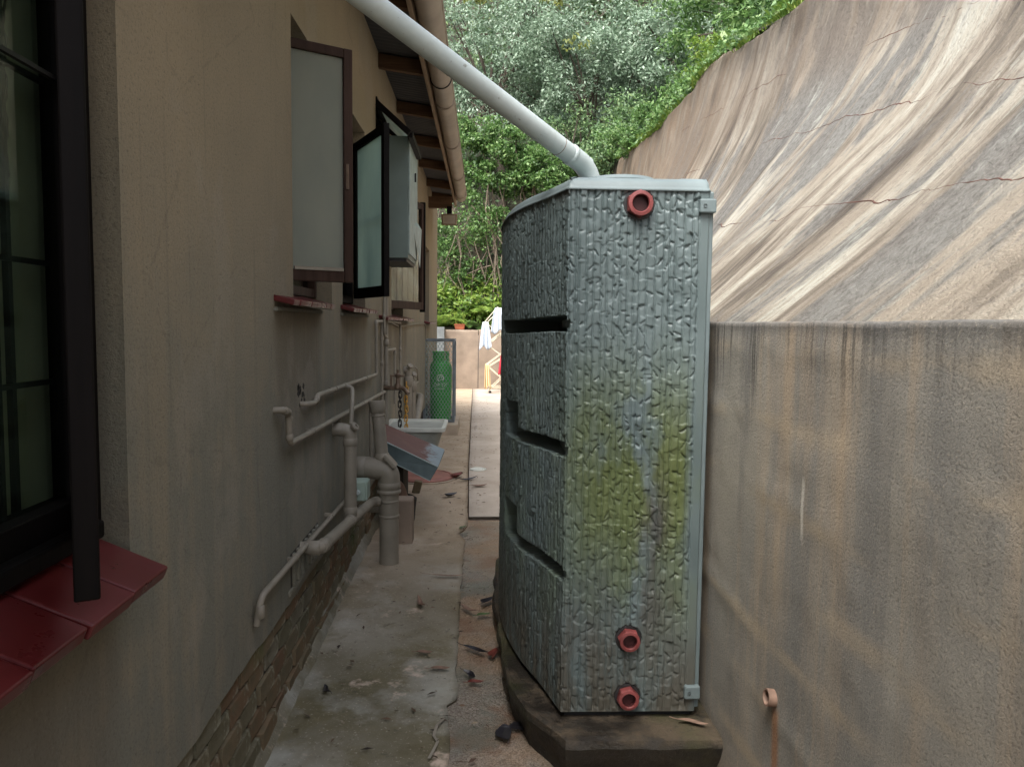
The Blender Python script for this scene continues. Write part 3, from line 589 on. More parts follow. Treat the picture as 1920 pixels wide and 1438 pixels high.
# plinth: mortar bed and single bricks
MB().box((-1.05, -4.0, -0.3), (-0.934, 15.2, 0.378)).build('mortar', M['mortar'], house)
proto = []
for k in range(5):
    b = bmesh.new(); bmesh.ops.create_cube(b, size=1.0)
    bmesh.ops.subdivide_edges(b, edges=b.edges[:], cuts=1, use_grid_fill=True)
    for v in b.verts:
        v.co = Vector((v.co.x * 0.05, v.co.y * 0.222, v.co.z * 0.083)); v.co += Vector((random.uniform(-.003, .003), random.uniform(-.002, .002), random.uniform(-.002, .002)))
        if abs(v.co.y) > 0.1 and abs(v.co.z) > 0.03: v.co *= 0.975
    me = bpy.data.meshes.new('brick'); b.to_mesh(me); b.free(); me.materials.append(M['brick']); proto.append(me)
for c in range(6):
    z = 0.327 - c * 0.0965; y = 2.3 + (0.116 if c % 2 else 0)
    while y < 7.2:
        if z + 0.05 > fz(y):
            o = bpy.data.objects.new('brick', random.choice(proto)); COL.objects.link(o); o.parent = house
            L = random.uniform(0.96, 1.06); o.scale = (1, L, 1)
            o.location = Vector((-0.943 + random.uniform(-.008, .006) + (0.012 if c >= 4 else 0), y, z)) - house.location; o.rotation_euler = (random.uniform(-.012, .012), 0, random.uniform(-.012, .012))
        y += 0.234 + random.uniform(-.006, .008)
ysf = np.arange(2.3, 7.4, 0.025)      # ragged cement fillet along the foot of the wall
A_ = np.stack([np.stack([np.full(len(ysf), x0) + j * fbm(ysf * 6, ysf * 0 + k, 140 + k, 4), ysf, np.interp(ysf, FY, FZ) + z0_ + j2 * fbm(ysf * 5, ysf * 0 + k, 150 + k, 4)], -1) for k, (x0, z0_, j, j2) in enumerate(((-0.935, 0.075, 0.0, 0.03), (-0.918, 0.07, 0.012, 0.03), (-0.902, 0.045, 0.015, 0.02), (-0.885, 0.016, 0.02, 0.008), (-0.872, -0.01, 0.025, 0.0)))], 1)
big('foot_fillet', A_.reshape(-1, 3), gridf(len(ysf), 5), M['path'], house)

# ---- roof
PITCH = math.tan(rad(8)); xf, zf = -0.50, 3.79
def roofz(x): return zf + 0.13 + (xf - x) * PITCH
def corrugated(name, x0, x1, y0, y1, sgn=1):
    ysr = np.arange(y0, y1, 0.0127); prof = 0.010 * np.sin(ysr / 0.0762 * 2 * np.pi)
    rows = []
    for x in (x0, x1):
        z = roofz(x) if sgn > 0 else roofz(2 * -4.45 - x); rows.append(np.stack([np.full(len(ysr), x), ysr, z + prof], -1))
    A_ = np.stack(rows, 1); return big(name, A_.reshape(-1, 3), gridf(len(ysr), 2), M['roof'], house, smooth=True)
corrugated('roof_sheet', -0.42, -4.45, -4.4, 13.95); corrugated('roof_sheet', -8.6, -4.45, -4.4, 13.95, -1)
for y in [-2.85, -1.48, -0.11, 1.26, 2.63, 4.0, 5.37, 6.74, 8.12, 9.5, 10.85, 12.33, 13.63]:
    mb = MB(); d = PITCH
    xa, xb = -0.515, -1.3
    vs = []
    for yy in (y - 0.03, y + 0.03):
        for x, zo in ((xa, -0.13), (xb, -0.13), (xb, -0.014), (xa, -0.014)): vs.append((x, yy, roofz(x) + zo))
    mb.hexa([vs[0], vs[1], vs[5], vs[4], vs[3], vs[2], vs[6], vs[7]]); mb.build('rafter', M['rafter'], house, bevel=0.004)
MB().box((-0.513, -4.3, 3.765), (-0.482, 13.9, 3.905)).build('fascia', M['fascia'], house, bevel=0.003)
MB().beam((-1.055, -4, roofz(-1.05) - 0.06), (-1.055, 14.0, roofz(-1.05) - 0.06), 0.28, 0.05).build('wall_plate', M['rafter'], house)
gt = MB(); prof = [(math.cos(a) * 0.088, math.sin(a) * 0.090) for a in np.linspace(math.pi, 2 * math.pi, 13)]
gx, gz = -0.385, 3.845
full = [(-0.088, 0.03)] + prof + [(0.088, 0.012), (0.100, 0.018), (0.100, 0.008)]
full = full + [(p[0] * 0.95, p[1] * 0.95 + 0.002) for p in full[::-1][3:]]
ygs = [-4.4, 13.3]; nf = len(full)
gt.add([(gx + p[0], y, gz + p[1]) for y in ygs for p in full], [(i, (i + 1) % nf, nf + (i + 1) % nf, nf + i) for i in range(nf)])
gt.add([(gx + p[0] * 0.99, 13.298, gz + p[1]) for p in full[:14]], [tuple(range(14))])
gutter = gt.build('gutter', M['gutter'], house, smooth=True)
for y in [2.2, 4.2, 6.2, 7.6, 9.3, 11.3, 12.9]:
    MB().tube([(gx + math.cos(a) * 0.094, y, gz + math.sin(a) * 0.096) for a in np.linspace(math.pi * 0.92, 2 * math.pi + 0.15, 14)], 0.0065, 6).build('gutter_bracket', M['gutter'], gutter, smooth=True)
MB().tube([(gx + math.cos(a) * 0.092, 6.95, gz + math.sin(a) * 0.094) for a in np.linspace(math.pi, 2 * math.pi, 14)], 0.006, 6).build('joint_seal', M['iron'], gutter)

# ---- windows
def plank(a, b, n, w, t, up=Vector((0, 0, 1))): return None
def sash(win, hinge, free, z0, z1, stile, depth, fmat, gmat, name='sash', mid=False):
    """a casement leaf standing between two plan points"""
    h = Vector((hinge[0], hinge[1], 0)); f = Vector((free[0], free[1], 0)); d = (f - h).normalized(); n = Vector((-d.y, d.x, 0)); W = (f - h).length
    P = lambda s_, z, o: h + d * s_ + n * o + Vector((0, 0, z))
    def bar(s0, s1, za, zb, dd):
        mb.hexa([P(s0, za, -dd), P(s1, za, -dd), P(s1, za, dd), P(s0, za, dd), P(s0, zb, -dd), P(s1, zb, -dd), P(s1, zb, dd), P(s0, zb, dd)])
    mb = MB(); bar(0, stile, z0, z1, depth / 2); bar(W - stile, W, z0, z1, depth / 2)
    bar(stile, W - stile, z0, z0 + stile * 1.25, depth / 2 - .0015); bar(stile, W - stile, z1 - stile, z1, depth / 2 - .0015)
    if mid: bar(stile, W - stile, (z0 + z1) / 2 - .014, (z0 + z1) / 2 + .014, depth / 2 - .005)
    s_ = mb.build(name, fmat, win, bevel=0.004)
    mb = MB(); bar(stile - .006, W - stile + .006, z0 + stile * 1.25 - .006, z1 - stile + .006, 0.0025); mb.build('pane', gmat, win)
    return P, W
def wframe(win, y0, y1, z0, z1, x, w, d, mat, mull=()):
    mb = MB(); mb.box((x - d, y0, z0), (x, y0 + w, z1)).box((x - d, y1 - w, z0), (x, y1, z1)).box((x - d + .002, y0 + w, z0), (x - .002, y1 - w, z0 + w)).box((x - d + .002, y0 + w, z1 - w), (x - .002, y1 - w, z1))
    for q in mull: mb.box((x - d + .004, q - w / 2, z0 + w), (x - .004, q + w / 2, z1 - w))
    return mb.build('frame', mat, win, bevel=0.004)
def sill(win, y0, y1, n, x_in, z_in, x_out, z_out, t=0.03, mat=None):
    w = (y1 - y0) / n
    for i in range(n):
        a = y0 + i * w + 0.004; b = y0 + (i + 1) * w - 0.004; j = random.uniform(-.004, .004)
        tx = Vector((x_out - x_in, 0, z_out - z_in)).normalized(); nn = Vector((-tx.z, 0, tx.x)); nn = nn if nn.z > 0 else -nn
        pi = Vector((x_in, 0, z_in)); po = Vector((x_out + j, 0, z_out))
        q = [pi - nn * t, po - nn * t, po, pi]
        MB().hexa([Vector((q[0].x, a, q[0].z)), Vector((q[1].x, a, q[1].z)), Vector((q[1].x, b, q[1].z)), Vector((q[0].x, b, q[0].z)),
                   Vector((q[3].x, a, q[3].z)), Vector((q[2].x, a, q[2].z)), Vector((q[2].x, b, q[2].z)), Vector((q[3].x, b, q[3].z))]).build('sill_tile', mat or M['tile'], win, bevel=0.005)
    MB().box((x_in, y0, min(z_in, z_out) - 0.05), (-0.885, y1, z_out - 0.033)).build('sill_bed', M['plaster'], win)

# near window
w0 = empty('window', (-0.98, 1.2, 1.14), house)
wframe(w0, 0.45, 1.965, 1.185, 2.78, -0.965, 0.085, 0.075, M['frame'], (1.2,))
MB().box((-0.965, 0.45, 1.165), (-0.925, 1.9, 1.21)).build('drip_rail', M['frame'], w0, bevel=0.008)
MB().box((-1.008, 0.53, 1.26), (-1.004, 1.885, 2.70)).build('pane', M['clear'], w0)
sash(w0, (-0.978, 1.905), (-0.690, 1.345), 1.205, 2.85, 0.07, 0.042, M['frame'], M['clear'])
for y in (1.60, 1.735): MB().beam((-1.04, y, 1.0), (-1.04, y, 2.9), 0.014, 0.014, (0, 1, 0)).build('burglar_bar', M['iron'], w0)
MB().beam((-1.03, 1.655, 1.0), (-1.03, 1.655, 2.9), 0.03, 0.012, (0, 1, 0)).build('burglar_bar', M['iron'], w0)
for z in (1.55, 1.83, 2.25): MB().beam((-1.035, 0.5, z), (-1.035, 1.93, z), 0.012, 0.012).build('burglar_bar', M['iron'], w0)
MB().beam((-0.99, 1.50, 2.25), (-0.99, 1.88, 2.25), 0.012, 0.01).build('window_stay', M['iron'], w0)
zz = np.linspace(1.2, 2.9, 120); MB().tube([(-1.055 + 0.003 * math.sin(i), 1.775 + 0.012 * math.sin(z * 3) + 0.003 * math.cos(i * 2.1), z) for i, z in enumerate(zz)], 0.003, 5).build('blind_chain', M['iron'], w0)
xs = np.linspace(0.3, 2.0, 60); MB().add([(-1.075 + 0.006 * math.sin(y * 40), y, z) for y in xs for z in (0.95, 2.95)], [(i * 2, i * 2 + 2, i * 2 + 3, i * 2 + 1) for i in range(59)]).build('blind', M['blind'], w0)
sill(w0, 0.56, 1.93, 7, -0.965, 1.160, -0.782, 1.083, 0.036)
# first casement, frosted, hinged on its near side
w1 = empty('window', (-0.95, 4.2, 1.83), house)
wframe(w1, 3.71, 4.65, 1.84, 3.12, -0.99, 0.05, 0.07, M['brown'])
sash(w1, (-0.955, 3.72), (-0.655, 3.90), 1.895, 3.02, 0.045, 0.04, M['brown'], M['frost'])
MB().box((-1.034, 3.76, 1.9), (-1.03, 4.6, 3.07)).build('pane', M['clear'], w1)
MB().beam((-0.90, 3.733, 1.957), (-0.69, 3.859, 1.957), 0.014, 0.016).build('putty', M['pipe'], w1)
MB().beam((-0.668, 3.868, 2.35), (-0.668, 3.868, 2.47), 0.012, 0.016, (0, 1, 0)).build('window_catch', M['brass'], w1)
sill(w1, 3.36, 4.32, 8, -0.99, 1.835, -0.812, 1.795, 0.026)
# second casement, hinged on its far side
w2 = empty('window', (-0.95, 5.5, 1.83), house)
wframe(w2, 5.0, 5.95, 1.84, 3.12, -0.99, 0.05, 0.07, M['frame'])
P2, W2 = sash(w2, (-0.955, 5.86), (-0.645, 5.22), 1.875, 3.015, 0.06, 0.04, M['frame'], M['teal'])
a = P2(0.1, 2.42, 0.03); b = P2(W2 - 0.05, 2.43, 0.03); MB().tube([a, b], 0.006, 6).build('window_stay', M['iron'], w2)
MB().box((-1.034, 5.05, 1.9), (-1.03, 5.9, 3.07)).build('pane', M['clear'], w2)
sill(w2, 4.92, 6.05, 10, -0.99, 1.83, -0.812, 1.79, 0.026)
# top-hung fanlight
w3 = empty('window', (-0.95, 7.0, 3.12), house)
wframe(w3, 6.55, 7.55, 3.12, 3.57, -0.97, 0.045, 0.06, M['frame'])
mb = MB(); A0 = Vector((-0.935, 0, 3.55)); B0 = Vector((-0.62, 0, 3.27))
for y in (6.57, 7.50): mb.beam(A0 + Vector((0, y, 0)), B0 + Vector((0, y, 0)), 0.045, 0.05, (0, 1, 0))
mb.beam(B0 + Vector((0, 6.5925, 0)), B0 + Vector((0, 7.4775, 0)), 0.045, 0.05); mb.beam(A0 + Vector((0.02, 6.5925, 0.0)), A0 + Vector((0.02, 7.4775, 0.0)), 0.045, 0.045)
mb.build('sash', M['frame'], w3, bevel=0.003)
MB().add([A0 + Vector((0.03, 6.59, -0.01)), A0 + Vector((0.03, 7.48, -0.01)), B0 + Vector((0, 7.48, 0)), B0 + Vector((0, 6.59, 0))], [(0, 1, 2, 3)]).build('pane', M['teal'], w3)
# brown casement beyond the steel box
w4 = empty('window', (-0.95, 8.2, 1.83), house)
wframe(w4, 7.65, 8.75, 1.84, 3.30, -0.99, 0.05, 0.07, M['brown'])
sash(w4, (-0.955, 7.68), (-0.675, 8.62), 1.845, 3.0, 0.065, 0.045, M['brown'], M['clear'], mid=False)
MB().box((-0.70, 8.60, 1.82), (-0.64, 8.66, 3.02)).build('sash_stile', M['frame'], w4, bevel=0.004)
h = Vector((-0.955, 7.68, 0)); d = (Vector((-0.675, 8.62, 0)) - h).normalized(); n_ = Vector((d.y, -d.x, 0))
q0 = h + d * 0.06 - n_ * -0.02; q1 = h + d * 0.91 - n_ * -0.02
mb = MB()
for k in range(26):
    s0 = q0.lerp(q1, k / 26); s1 = q0.lerp(q1, (k + 1) / 26); o_ = 0.012 * math.sin(k * 1.3)
    mb.add([s0 - n_ * (0.06 + o_) + Vector((0, 0, 1.93)), s1 - n_ * (0.06 - o_) + Vector((0, 0, 1.93)), s1 - n_ * (0.06 - o_) + Vector((0, 0, 2.95)), s0 - n_ * (0.06 + o_) + Vector((0, 0, 2.95))], [(0, 1, 2, 3)])
mb.build('net_curtain', M['kerb'], w4)
MB().box((-1.034, 7.7, 1.9), (-1.03, 8.7, 3.25)).build('pane', M['clear'], w4)
sill(w4, 6.72, 9.25, 18, -0.99, 1.79, -0.812, 1.745, 0.026)
# last window, set in a reveal
w5 = empty('window', (-0.95, 12.5, 1.75), house)
wframe(w5, 12.0, 13.0, 1.75, 2.9, -0.97, 0.05, 0.06, M['brown']); MB().box((-1.014, 12.05, 1.8), (-1.01, 12.95, 2.85)).build('pane', M['clear'], w5)
sill(w5, 11.9, 13.1, 8, -0.97, 1.745, -0.80, 1.71, 0.026)
# louvred air brick
av = empty('air_brick', (-0.9, 3.9, 0.5), house)
MB().box((-0.93, 3.60, 0.43), (-0.899, 4.2, 0.60)).build('vent_slab', M['mortar'], av)
for k in range(7):
    y = 3.63 + k * 0.085; MB().box((-0.905, y, 0.44), (-0.885, y + 0.032, 0.595)).build('louvre', M['plaster'], av, bevel=0.004)
MB().box((-0.908, 3.56, 0.405), (-0.889, 4.24, 0.437)).build('vent_ledge', M['plaster'], av, bevel=0.008)

# ================================================================ WATER TANK
TZ0, TZ1 = 0.078, 2.245
tank = thing('water_tank', (0.62, 3.70, 0.06), 'tall grey slimline water tank with stone-look panels, green algae and red fittings', 'water tank')
def tank_plan():
    pts = [(0.915, 3.105), (0.34, 3.105), (0.274, 3.36), (0.194, 3.62), (0.135, 3.92), (0.112, 4.22), (0.112, 4.55), (0.14, 4.85), (0.20, 5.15), (0.28, 5.42), (0.345, 5.66), (0.915, 5.66)]
    # dense polyline: straight face, smooth curved side, straight end, straight back
    side = np.array(pts[1:11]); t = np.linspace(0, len(side) - 1, 600)
    def cr(P, t):   # Catmull-Rom
        i = np.clip(np.floor(t).astype(int), 0, len(P) - 2); f = (t - i)[:, None]
        p0 = P[np.clip(i - 1, 0, len(P) - 1)]; p1 = P[i]; p2 = P[i + 1]; p3 = P[np.clip(i + 2, 0, len(P) - 1)]
        return 0.5 * ((2 * p1) + (-p0 + p2) * f + (2 * p0 - 5 * p1 + 4 * p2 - p3) * f * f + (-p0 + 3 * p1 - 3 * p2 + p3) * f ** 3)
    curve = cr(side, t)
    line = lambda a, b, n: np.linspace(a, b, n, endpoint=False)
    poly = np.concatenate([line(pts[0], pts[1], 200), curve, line(pts[10], pts[11], 120)[1:], line(pts[11], pts[0], 60)])
    seg = np.hypot(*np.diff(np.vstack([poly, poly[:1]]), axis=0).T); s = np.concatenate([[0], np.cumsum(seg)])
    return np.vstack([poly, poly[:1]]), s
poly, S = tank_plan()
s_face = 0.575; s_side = S[199 + 600]; s_all = S[-1]
ss = np.concatenate([np.arange(0, s_face, 0.0035), np.arange(s_face, s_face + 1.55, 0.0052), np.arange(s_face + 1.55, s_all - 0.01, 0.05)])
px = np.interp(ss, S, poly[:, 0]); py = np.interp(ss, S, poly[:, 1])
# round the plan corners a little
def circ_smooth(a, w):
    k = np.hanning(w + 2)[1:-1]; k /= k.sum(); p = np.concatenate([a[-w:], a, a[:w]]); return np.convolve(p, k, 'same')[w:-w]
px = np.where(ss < s_face + 1.4, circ_smooth(px, 7), px); py = np.where(ss < s_face + 1.4, circ_smooth(py, 7), py)
tx = np.gradient(px); ty = np.gradient(py); ln = np.hypot(tx, ty); nx_, ny_ = ty / ln, -tx / ln
# outward normal: face runs towards -x so the outward normal must be -y there
if ny_[20] > 0: nx_, ny_ = -nx_, -ny_
zz = np.arange(TZ0, TZ1 + 0.001, 0.0038); SS, ZZ = np.meshgrid(ss, zz, indexing='ij')
rs = np.random.RandomState(11); relief = np.zeros_like(SS); edge = 0.012
margin_r = 0.045                                            # smooth flange beside the wall
b = margin_r; strip = 0
while b < s_face + 1.56:
    wd = rs.uniform(0.022, 0.036)
    if b < s_face - 0.03 < b + wd: wd = s_face - 0.03 - b
    if wd < 0.008: wd = 0.03
    m = (ss >= b) & (ss < b + wd); strip += 1
    if m.any():
        u = (ss[m] - b) / wd; zs = np.arange(TZ0 - 0.1, TZ1 + 0.1, 0.046); zs = zs + rs.uniform(-.017, .017, len(zs))
        su = rs.uniform(0.1, 0.9, len(zs)); off = rs.uniform(-.0025, .0025, len(zs)); gu = rs.normal(0, 0.003, len(zs)); gz = rs.normal(0, 0.03, len(zs))
        du = (u[:, None, None] - su[None, None, :]); dz = (zz[None, :, None] - zs[None, None, :])
        dist = (du * wd * 1.3) ** 2 + dz ** 2; i = dist.argmin(2)
        U = np.take_along_axis(np.broadcast_to(du, dist.shape), i[..., None], 2)[..., 0]; D = np.take_along_axis(np.broadcast_to(dz, dist.shape), i[..., None], 2)[..., 0]
        h = off[i] + gu[i] * U + gz[i] * D
        lvl = np.interp(zz, np.linspace(TZ0, TZ1, 9), rs.uniform(-.0025, .0025, 9)); h = h + lvl[None, :]
        # chipped notches: a sharp upper lip and a scooped run-out, anywhere across the strip
        zc_ = TZ0 + np.cumsum(rs.uniform(0.024, 0.085, 100)); zc_ = zc_[zc_ < TZ1]
        for z_c in zc_:
            uc = rs.uniform(0, 1); wu = rs.uniform(0.2, 0.5); hz = rs.uniform(0.008, 0.024); dp_ = rs.uniform(0.003, 0.009); sl = rs.normal(0, 0.03)
            q_ = (zz[None, :] - z_c - sl * (u[:, None] - uc)) / hz; r_ = np.abs(u[:, None] - uc) / wu
            h = h - dp_ * np.where((q_ > -1) & (q_ < 0.1), np.clip(1 + q_, 0, 1), 0) * (r_ < np.clip(1.05 + 0.85 * q_, 0, 1))
        groove = np.minimum(u, 1 - u) * wd; h = h * (0.75 if b > s_face else 1.0) - (0.013 if b > s_face else 0.010) * np.exp(-(groove / (0.0034 if b > s_face else 0.0028)) ** 2)[:, None]
        for zj in TZ0 + np.cumsum(rs.uniform(0.35, 0.9, 6)): h = h - 0.003 * np.exp(-((zz - zj) / 0.0025) ** 2)[None, :]
        relief[m] = h
    b += wd
relief = np.clip(relief, -0.014, 0.011) + 0.0015 * fbm(SS * 40, ZZ * 40, 99, 2)
soft = sstep(SS, margin_r * 0.8, margin_r) * (SS < s_face + 1.555) * sstep(ZZ, TZ0, TZ0 + 0.02) * sstep(ZZ, TZ1, TZ1 - 0.012)
relief *= soft
# recessed ring seats round the three fittings
for (fx, fzz, r) in ((0.623, 2.184, 0.062), (0.622, 0.393, 0.056), (0.623, 0.142, 0.055)):
    dd = np.hypot((0.915 - SS) - fx, ZZ - fzz); inside = dd < r
    relief = np.where(inside & (SS < s_face), -0.012 + 0.004 * (dd < r * 0.8), relief)
# three slots cut into the curved side
slot = np.zeros_like(SS)
for zc, rise in ((1.705, 0.0), (1.185, 0.12), (0.665, 0.13)):
    q = SS - s_face; zc_ = zc - 0.02 * sstep(q, 0, 0.8); hh = 0.031
    main = (q > -0.012) & (q < 0.86 if rise else q < 1.1) & (np.abs(ZZ - zc_) < hh - 0.014 * (q < 0.004))
    up = (q > 0.62) & (q < 0.93) & (ZZ > zc_ - hh) & (ZZ < zc_ + hh + rise) if rise else np.zeros_like(main)
    slot = np.maximum(slot, (main | up).astype(float))
relief = np.where(slot > 0, -0.30, relief)
TX = px[:, None] + nx_[:, None] * relief; TY_ = py[:, None] + ny_[:, None] * relief
Vt = np.stack([TX, TY_, ZZ], -1)
body = big('tank_body', Vt.reshape(-1, 3), gridf(len(ss), len(zz), wrap=True), M['tank'], tank)
if (Vector(body.data.polygons[int(len(zz) * 30 + 200)].normal).y > 0): body.data.flip_normals()
# rolled shoulder and crown
cx_, cy_ = 0.55, 4.38
ring = []
for ins, z, k_ in ((-0.006, 2.238, 1), (-0.008, 2.243, 1), (-0.002, 2.248, 1), (0.002, 2.257, 1), (0.008, 2.272, 1), (0.020, 2.285, 1), (0.042, 2.293, 1), (0.042, 2.300, 0.86), (0.042, 2.308, 0.5)):
    inx = np.where(ss < 0.12, np.minimum(ins, 0.03), ins)
    sel = slice(None, None, 3); qx = cx_ + (px - nx_ * inx - cx_) * k_; qy = cy_ + (py - ny_ * inx - cy_) * k_; ring.append(np.stack([qx, qy, np.full(len(ss), z)], -1)[sel])
Rg = np.stack(ring, 1); n0 = len(Rg); crown = np.concatenate([Rg, np.broadcast_to(np.array([[[cx_, cy_, 2.310]]]), (n0, 1, 3))], 1)
top = big('tank_top', crown.reshape(-1, 3), gridf(n0, crown.shape[1], wrap=True), M['tank_plain'], tank, smooth=True)
if top.data.polygons[5].normal.y > 0: top.data.flip_normals()
# inner black base gap
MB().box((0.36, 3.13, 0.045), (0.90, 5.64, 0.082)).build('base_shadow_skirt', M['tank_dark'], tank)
for (fx, fzz, r) in ((0.623, 2.184, 0.055), (0.622, 0.393, 0.047), (0.623, 0.142, 0.047)):
    mb = MB(); y0 = 3.105; rot = rs.uniform(0, 1)
    mb.lathe([(r * 0.56, 0.0), (r * 0.60, 0.038), (r * 0.66, 0.042), (r * 0.88, 0.040), (r * 0.92, 0.036)], (fx, y0 + 0.004, fzz), (0, -1, 0), 24)
    hx6 = lambda rr, h: [Vector((fx + rr * math.cos(rot + k * math.pi / 3), y0 + 0.004 - h, fzz + rr * math.sin(rot + k * math.pi / 3))) for k in range(6)]
    o6 = hx6(r, 0.0) + hx6(r, 0.03) + hx6(r * 0.93, 0.036)
    mb.add(o6, [(k, (k + 1) % 6, 6 + (k + 1) % 6, 6 + k) for k in range(6)] + [(6 + k, 6 + (k + 1) % 6, 12 + (k + 1) % 6, 12 + k) for k in range(6)])
    in12 = [Vector((fx + r * 0.64 * math.cos(rot + k * math.pi / 6), y0 + 0.004 - 0.034, fzz + r * 0.64 * math.sin(rot + k * math.pi / 6))) for k in range(12)]
    mb.add(hx6(r * 0.93, 0.036) + in12, [f for k in range(6) for f in ((k, (k + 1) % 6, 6 + (2 * k + 1) % 12), ((k + 1) % 6, 6 + (2 * k + 2) % 12, 6 + (2 * k + 1) % 12), (k, 6 + (2 * k + 1) % 12, 6 + (2 * k) % 12))])
    ft = mb.build('fitting', M['red'], tank)
    MB().lathe([(r * 1.16, 0.0), (r * 1.16, 0.008), (r * 1.05, 0.010), (r * 0.9, 0.009)], (fx, y0 + 0.012, fzz), (0, -1, 0), 28).build('seat_shadow_ring', M['iron'], ft, smooth=True)  # black ring paints in the shadow of the recessed seat
    MB().lathe([(0, 0.014), (r * 0.57, 0.014), (r * 0.57, 0.037)], (fx, y0 + 0.006, fzz), (0, -1, 0), 20).build('bore', M['bore'], ft)
for (lx, lz) in ((0.895, 2.18), (0.89, 0.165)):
    lg = MB().box((lx - 0.030, 3.085, lz - 0.028), (lx + 0.037, 3.16, lz + 0.028)).build('lug', M['tank_plain'], tank, bevel=0.006)
    MB().lathe([(0, 0.0), (0.007, 0.0), (0.007, 0.004)], (lx - 0.010, 3.0855, lz), (0, -1, 0), 10).build('bolt_hole', M['iron'], lg)
# side flange strip beside the wall
MB().box((0.905, 3.112, 0.09), (0.928, 5.6, 2.24)).build('back_flange', M['tank_plain'], tank, bevel=0.006)
MB().lathe([(0.17, 0), (0.17, 0.035), (0.155, 0.05), (0, 0.052)], (0.60, 3.45, 2.288), (0, 0, 1), 48).build('inlet_lid', M['tank_plain'], tank)
MB().lathe([(0.22, 0), (0.22, 0.03), (0.2, 0.05), (0, 0.052)], (0.50, 4.35, 2.30), (0, 0, 1), 48).build('access_lid', M['tank_plain'], tank)
MB().lathe([(0.05, 0), (0.05, 0.05), (0.04, 0.06), (0, 0.06)], (0.40, 3.62, 2.285), (0, 0, 1), 16).build('vent_cap', M['red'], tank, smooth=True)

# plinth under the tank
pl = [(0.985, 2.92), (0.345, 2.93), (0.20, 3.17), (0.128, 3.42), (0.092, 4.03), (0.075, 4.6), (0.10, 5.3), (0.3, 5.85), (0.985, 5.85)]
pp = []
for i in range(len(pl)):
    a, b = Vector(pl[i]), Vector(pl[(i + 1) % len(pl)]); n = max(2, int((b - a).length / 0.05))
    for k in range(n): pp.append(a.lerp(b, k / n))
def ringpts(ins, z, j):
    c = Vector((0.55, 4.4)); out = []
    for i, p in enumerate(pp):
        d = (c - p).normalized(); q = p + d * ins; o = j * float(fbm(i * 0.35, z * 3, 120)); out.append((min(q.x + d.x * o, 0.985), q.y + d.y * o, z + j * 0.5 * float(fbm(i * 0.3, 3, 121))))
    return out
R_ = [ringpts(0.075, -0.22, .02), ringpts(0.062, -0.10, .03), ringpts(0.03, -0.04, .035), ringpts(0.004, 0.015, .025), ringpts(0.012, 0.045, .012), ringpts(0.035, 0.051, .006), ringpts(0.25, 0.051, 0.0)]
n = len(pp); fs = [(a * n + i, a * n + (i + 1) % n, (a + 1) * n + (i + 1) % n, (a + 1) * n + i) for a in range(6) for i in range(n)] + [tuple(6 * n + i for i in range(n))]
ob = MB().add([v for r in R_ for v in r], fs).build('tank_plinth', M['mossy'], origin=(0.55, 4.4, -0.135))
bm = bmesh.new(); bm.from_mesh(ob.data); bmesh.ops.recalc_face_normals(bm, faces=bm.faces[:]); bm.to_mesh(ob.data); bm.free()
tag(ob, 'low mossy concrete plinth under the grey water tank', 'plinth')

# ================================================================ WHITE DOWNPIPE TO THE TANK
dp = thing('downpipe', (0.47, 3.5, 2.3), 'white plastic rainwater pipe slanting from the eaves down into the tank top', 'pipe')
pa = Vector((0.455, 3.48, 2.405)); pb = Vector((-0.405, 2.70, 2.785)); dd = (pb - pa).normalized()
pe = pb + dd * 0.62
pipe_pts = fillet([pa, pe, Vector((-0.86, pe.y - 0.05, 3.15)), Vector((-0.86, pe.y - 0.05, 3.35)), Vector((gx, pe.y - 0.05, 3.45)), Vector((gx, pe.y - 0.05, 3.57))], 0.12, 6)
MB().tube(pipe_pts, 0.042, 28, caps=False).build('pipe', M['white_pipe'], dp, smooth=True)
el = MB(); e0 = pa + dd * 0.11
el.tube(fillet([e0, pa, Vector((0.51, 3.53, 2.28))], 0.07, 8), 0.0445, 28).collar(e0, dd, 0.0465, 0.025, 28)
el.build('elbow', M['white_pipe'], dp, smooth=True)
MB().tube([pa + dd * 0.19 + Vector((0, 0, 0)), pa + dd * 0.193], 0.0425, 24).build('seam', M['leaf_tan'], dp)
bp = pb - dd * -0.085; MB().box((-0.52, bp.y - 0.05, bp.z - 0.03), (-0.47, bp.y - 0.02, bp.z + 0.05), Matrix.Rotation(0.5, 3, 'Y')).build('bracket', M['frame'], dp)

# ================================================================ PIPES AND FITTINGS ON THE HOUSE WALL
def P3(y, z, x=-0.865): return (x, y, z)
# conduit low on the wall
t = thing('conduit_pipe', (-0.87, 3.0, 0.5), 'thin painted conduit climbing low along the wall past the air brick', 'pipe')
MB().tube(fillet([P3(2.995, 0.50, -0.885), P3(2.997, 0.615), P3(4.884, 0.567), P3(5.25, 0.555)], 0.05), 0.0135, 12).build('pipe', M['pipe'], t, smooth=True)
for y in (3.55, 4.40): MB().collar(P3(y, 0.601 - (y - 3.55) * 0.024), (0, 1, 0), 0.0175, 0.018).box((-0.905, y - 0.008, 0.585), (-0.865, y + 0.008, 0.603)).build('saddle_clip', M['pipe'], t)
MB().collar(P3(2.996, 0.555, -0.868), (0, 0, 1), 0.0165, 0.05).build('socket', M['pipe'], t, smooth=True)
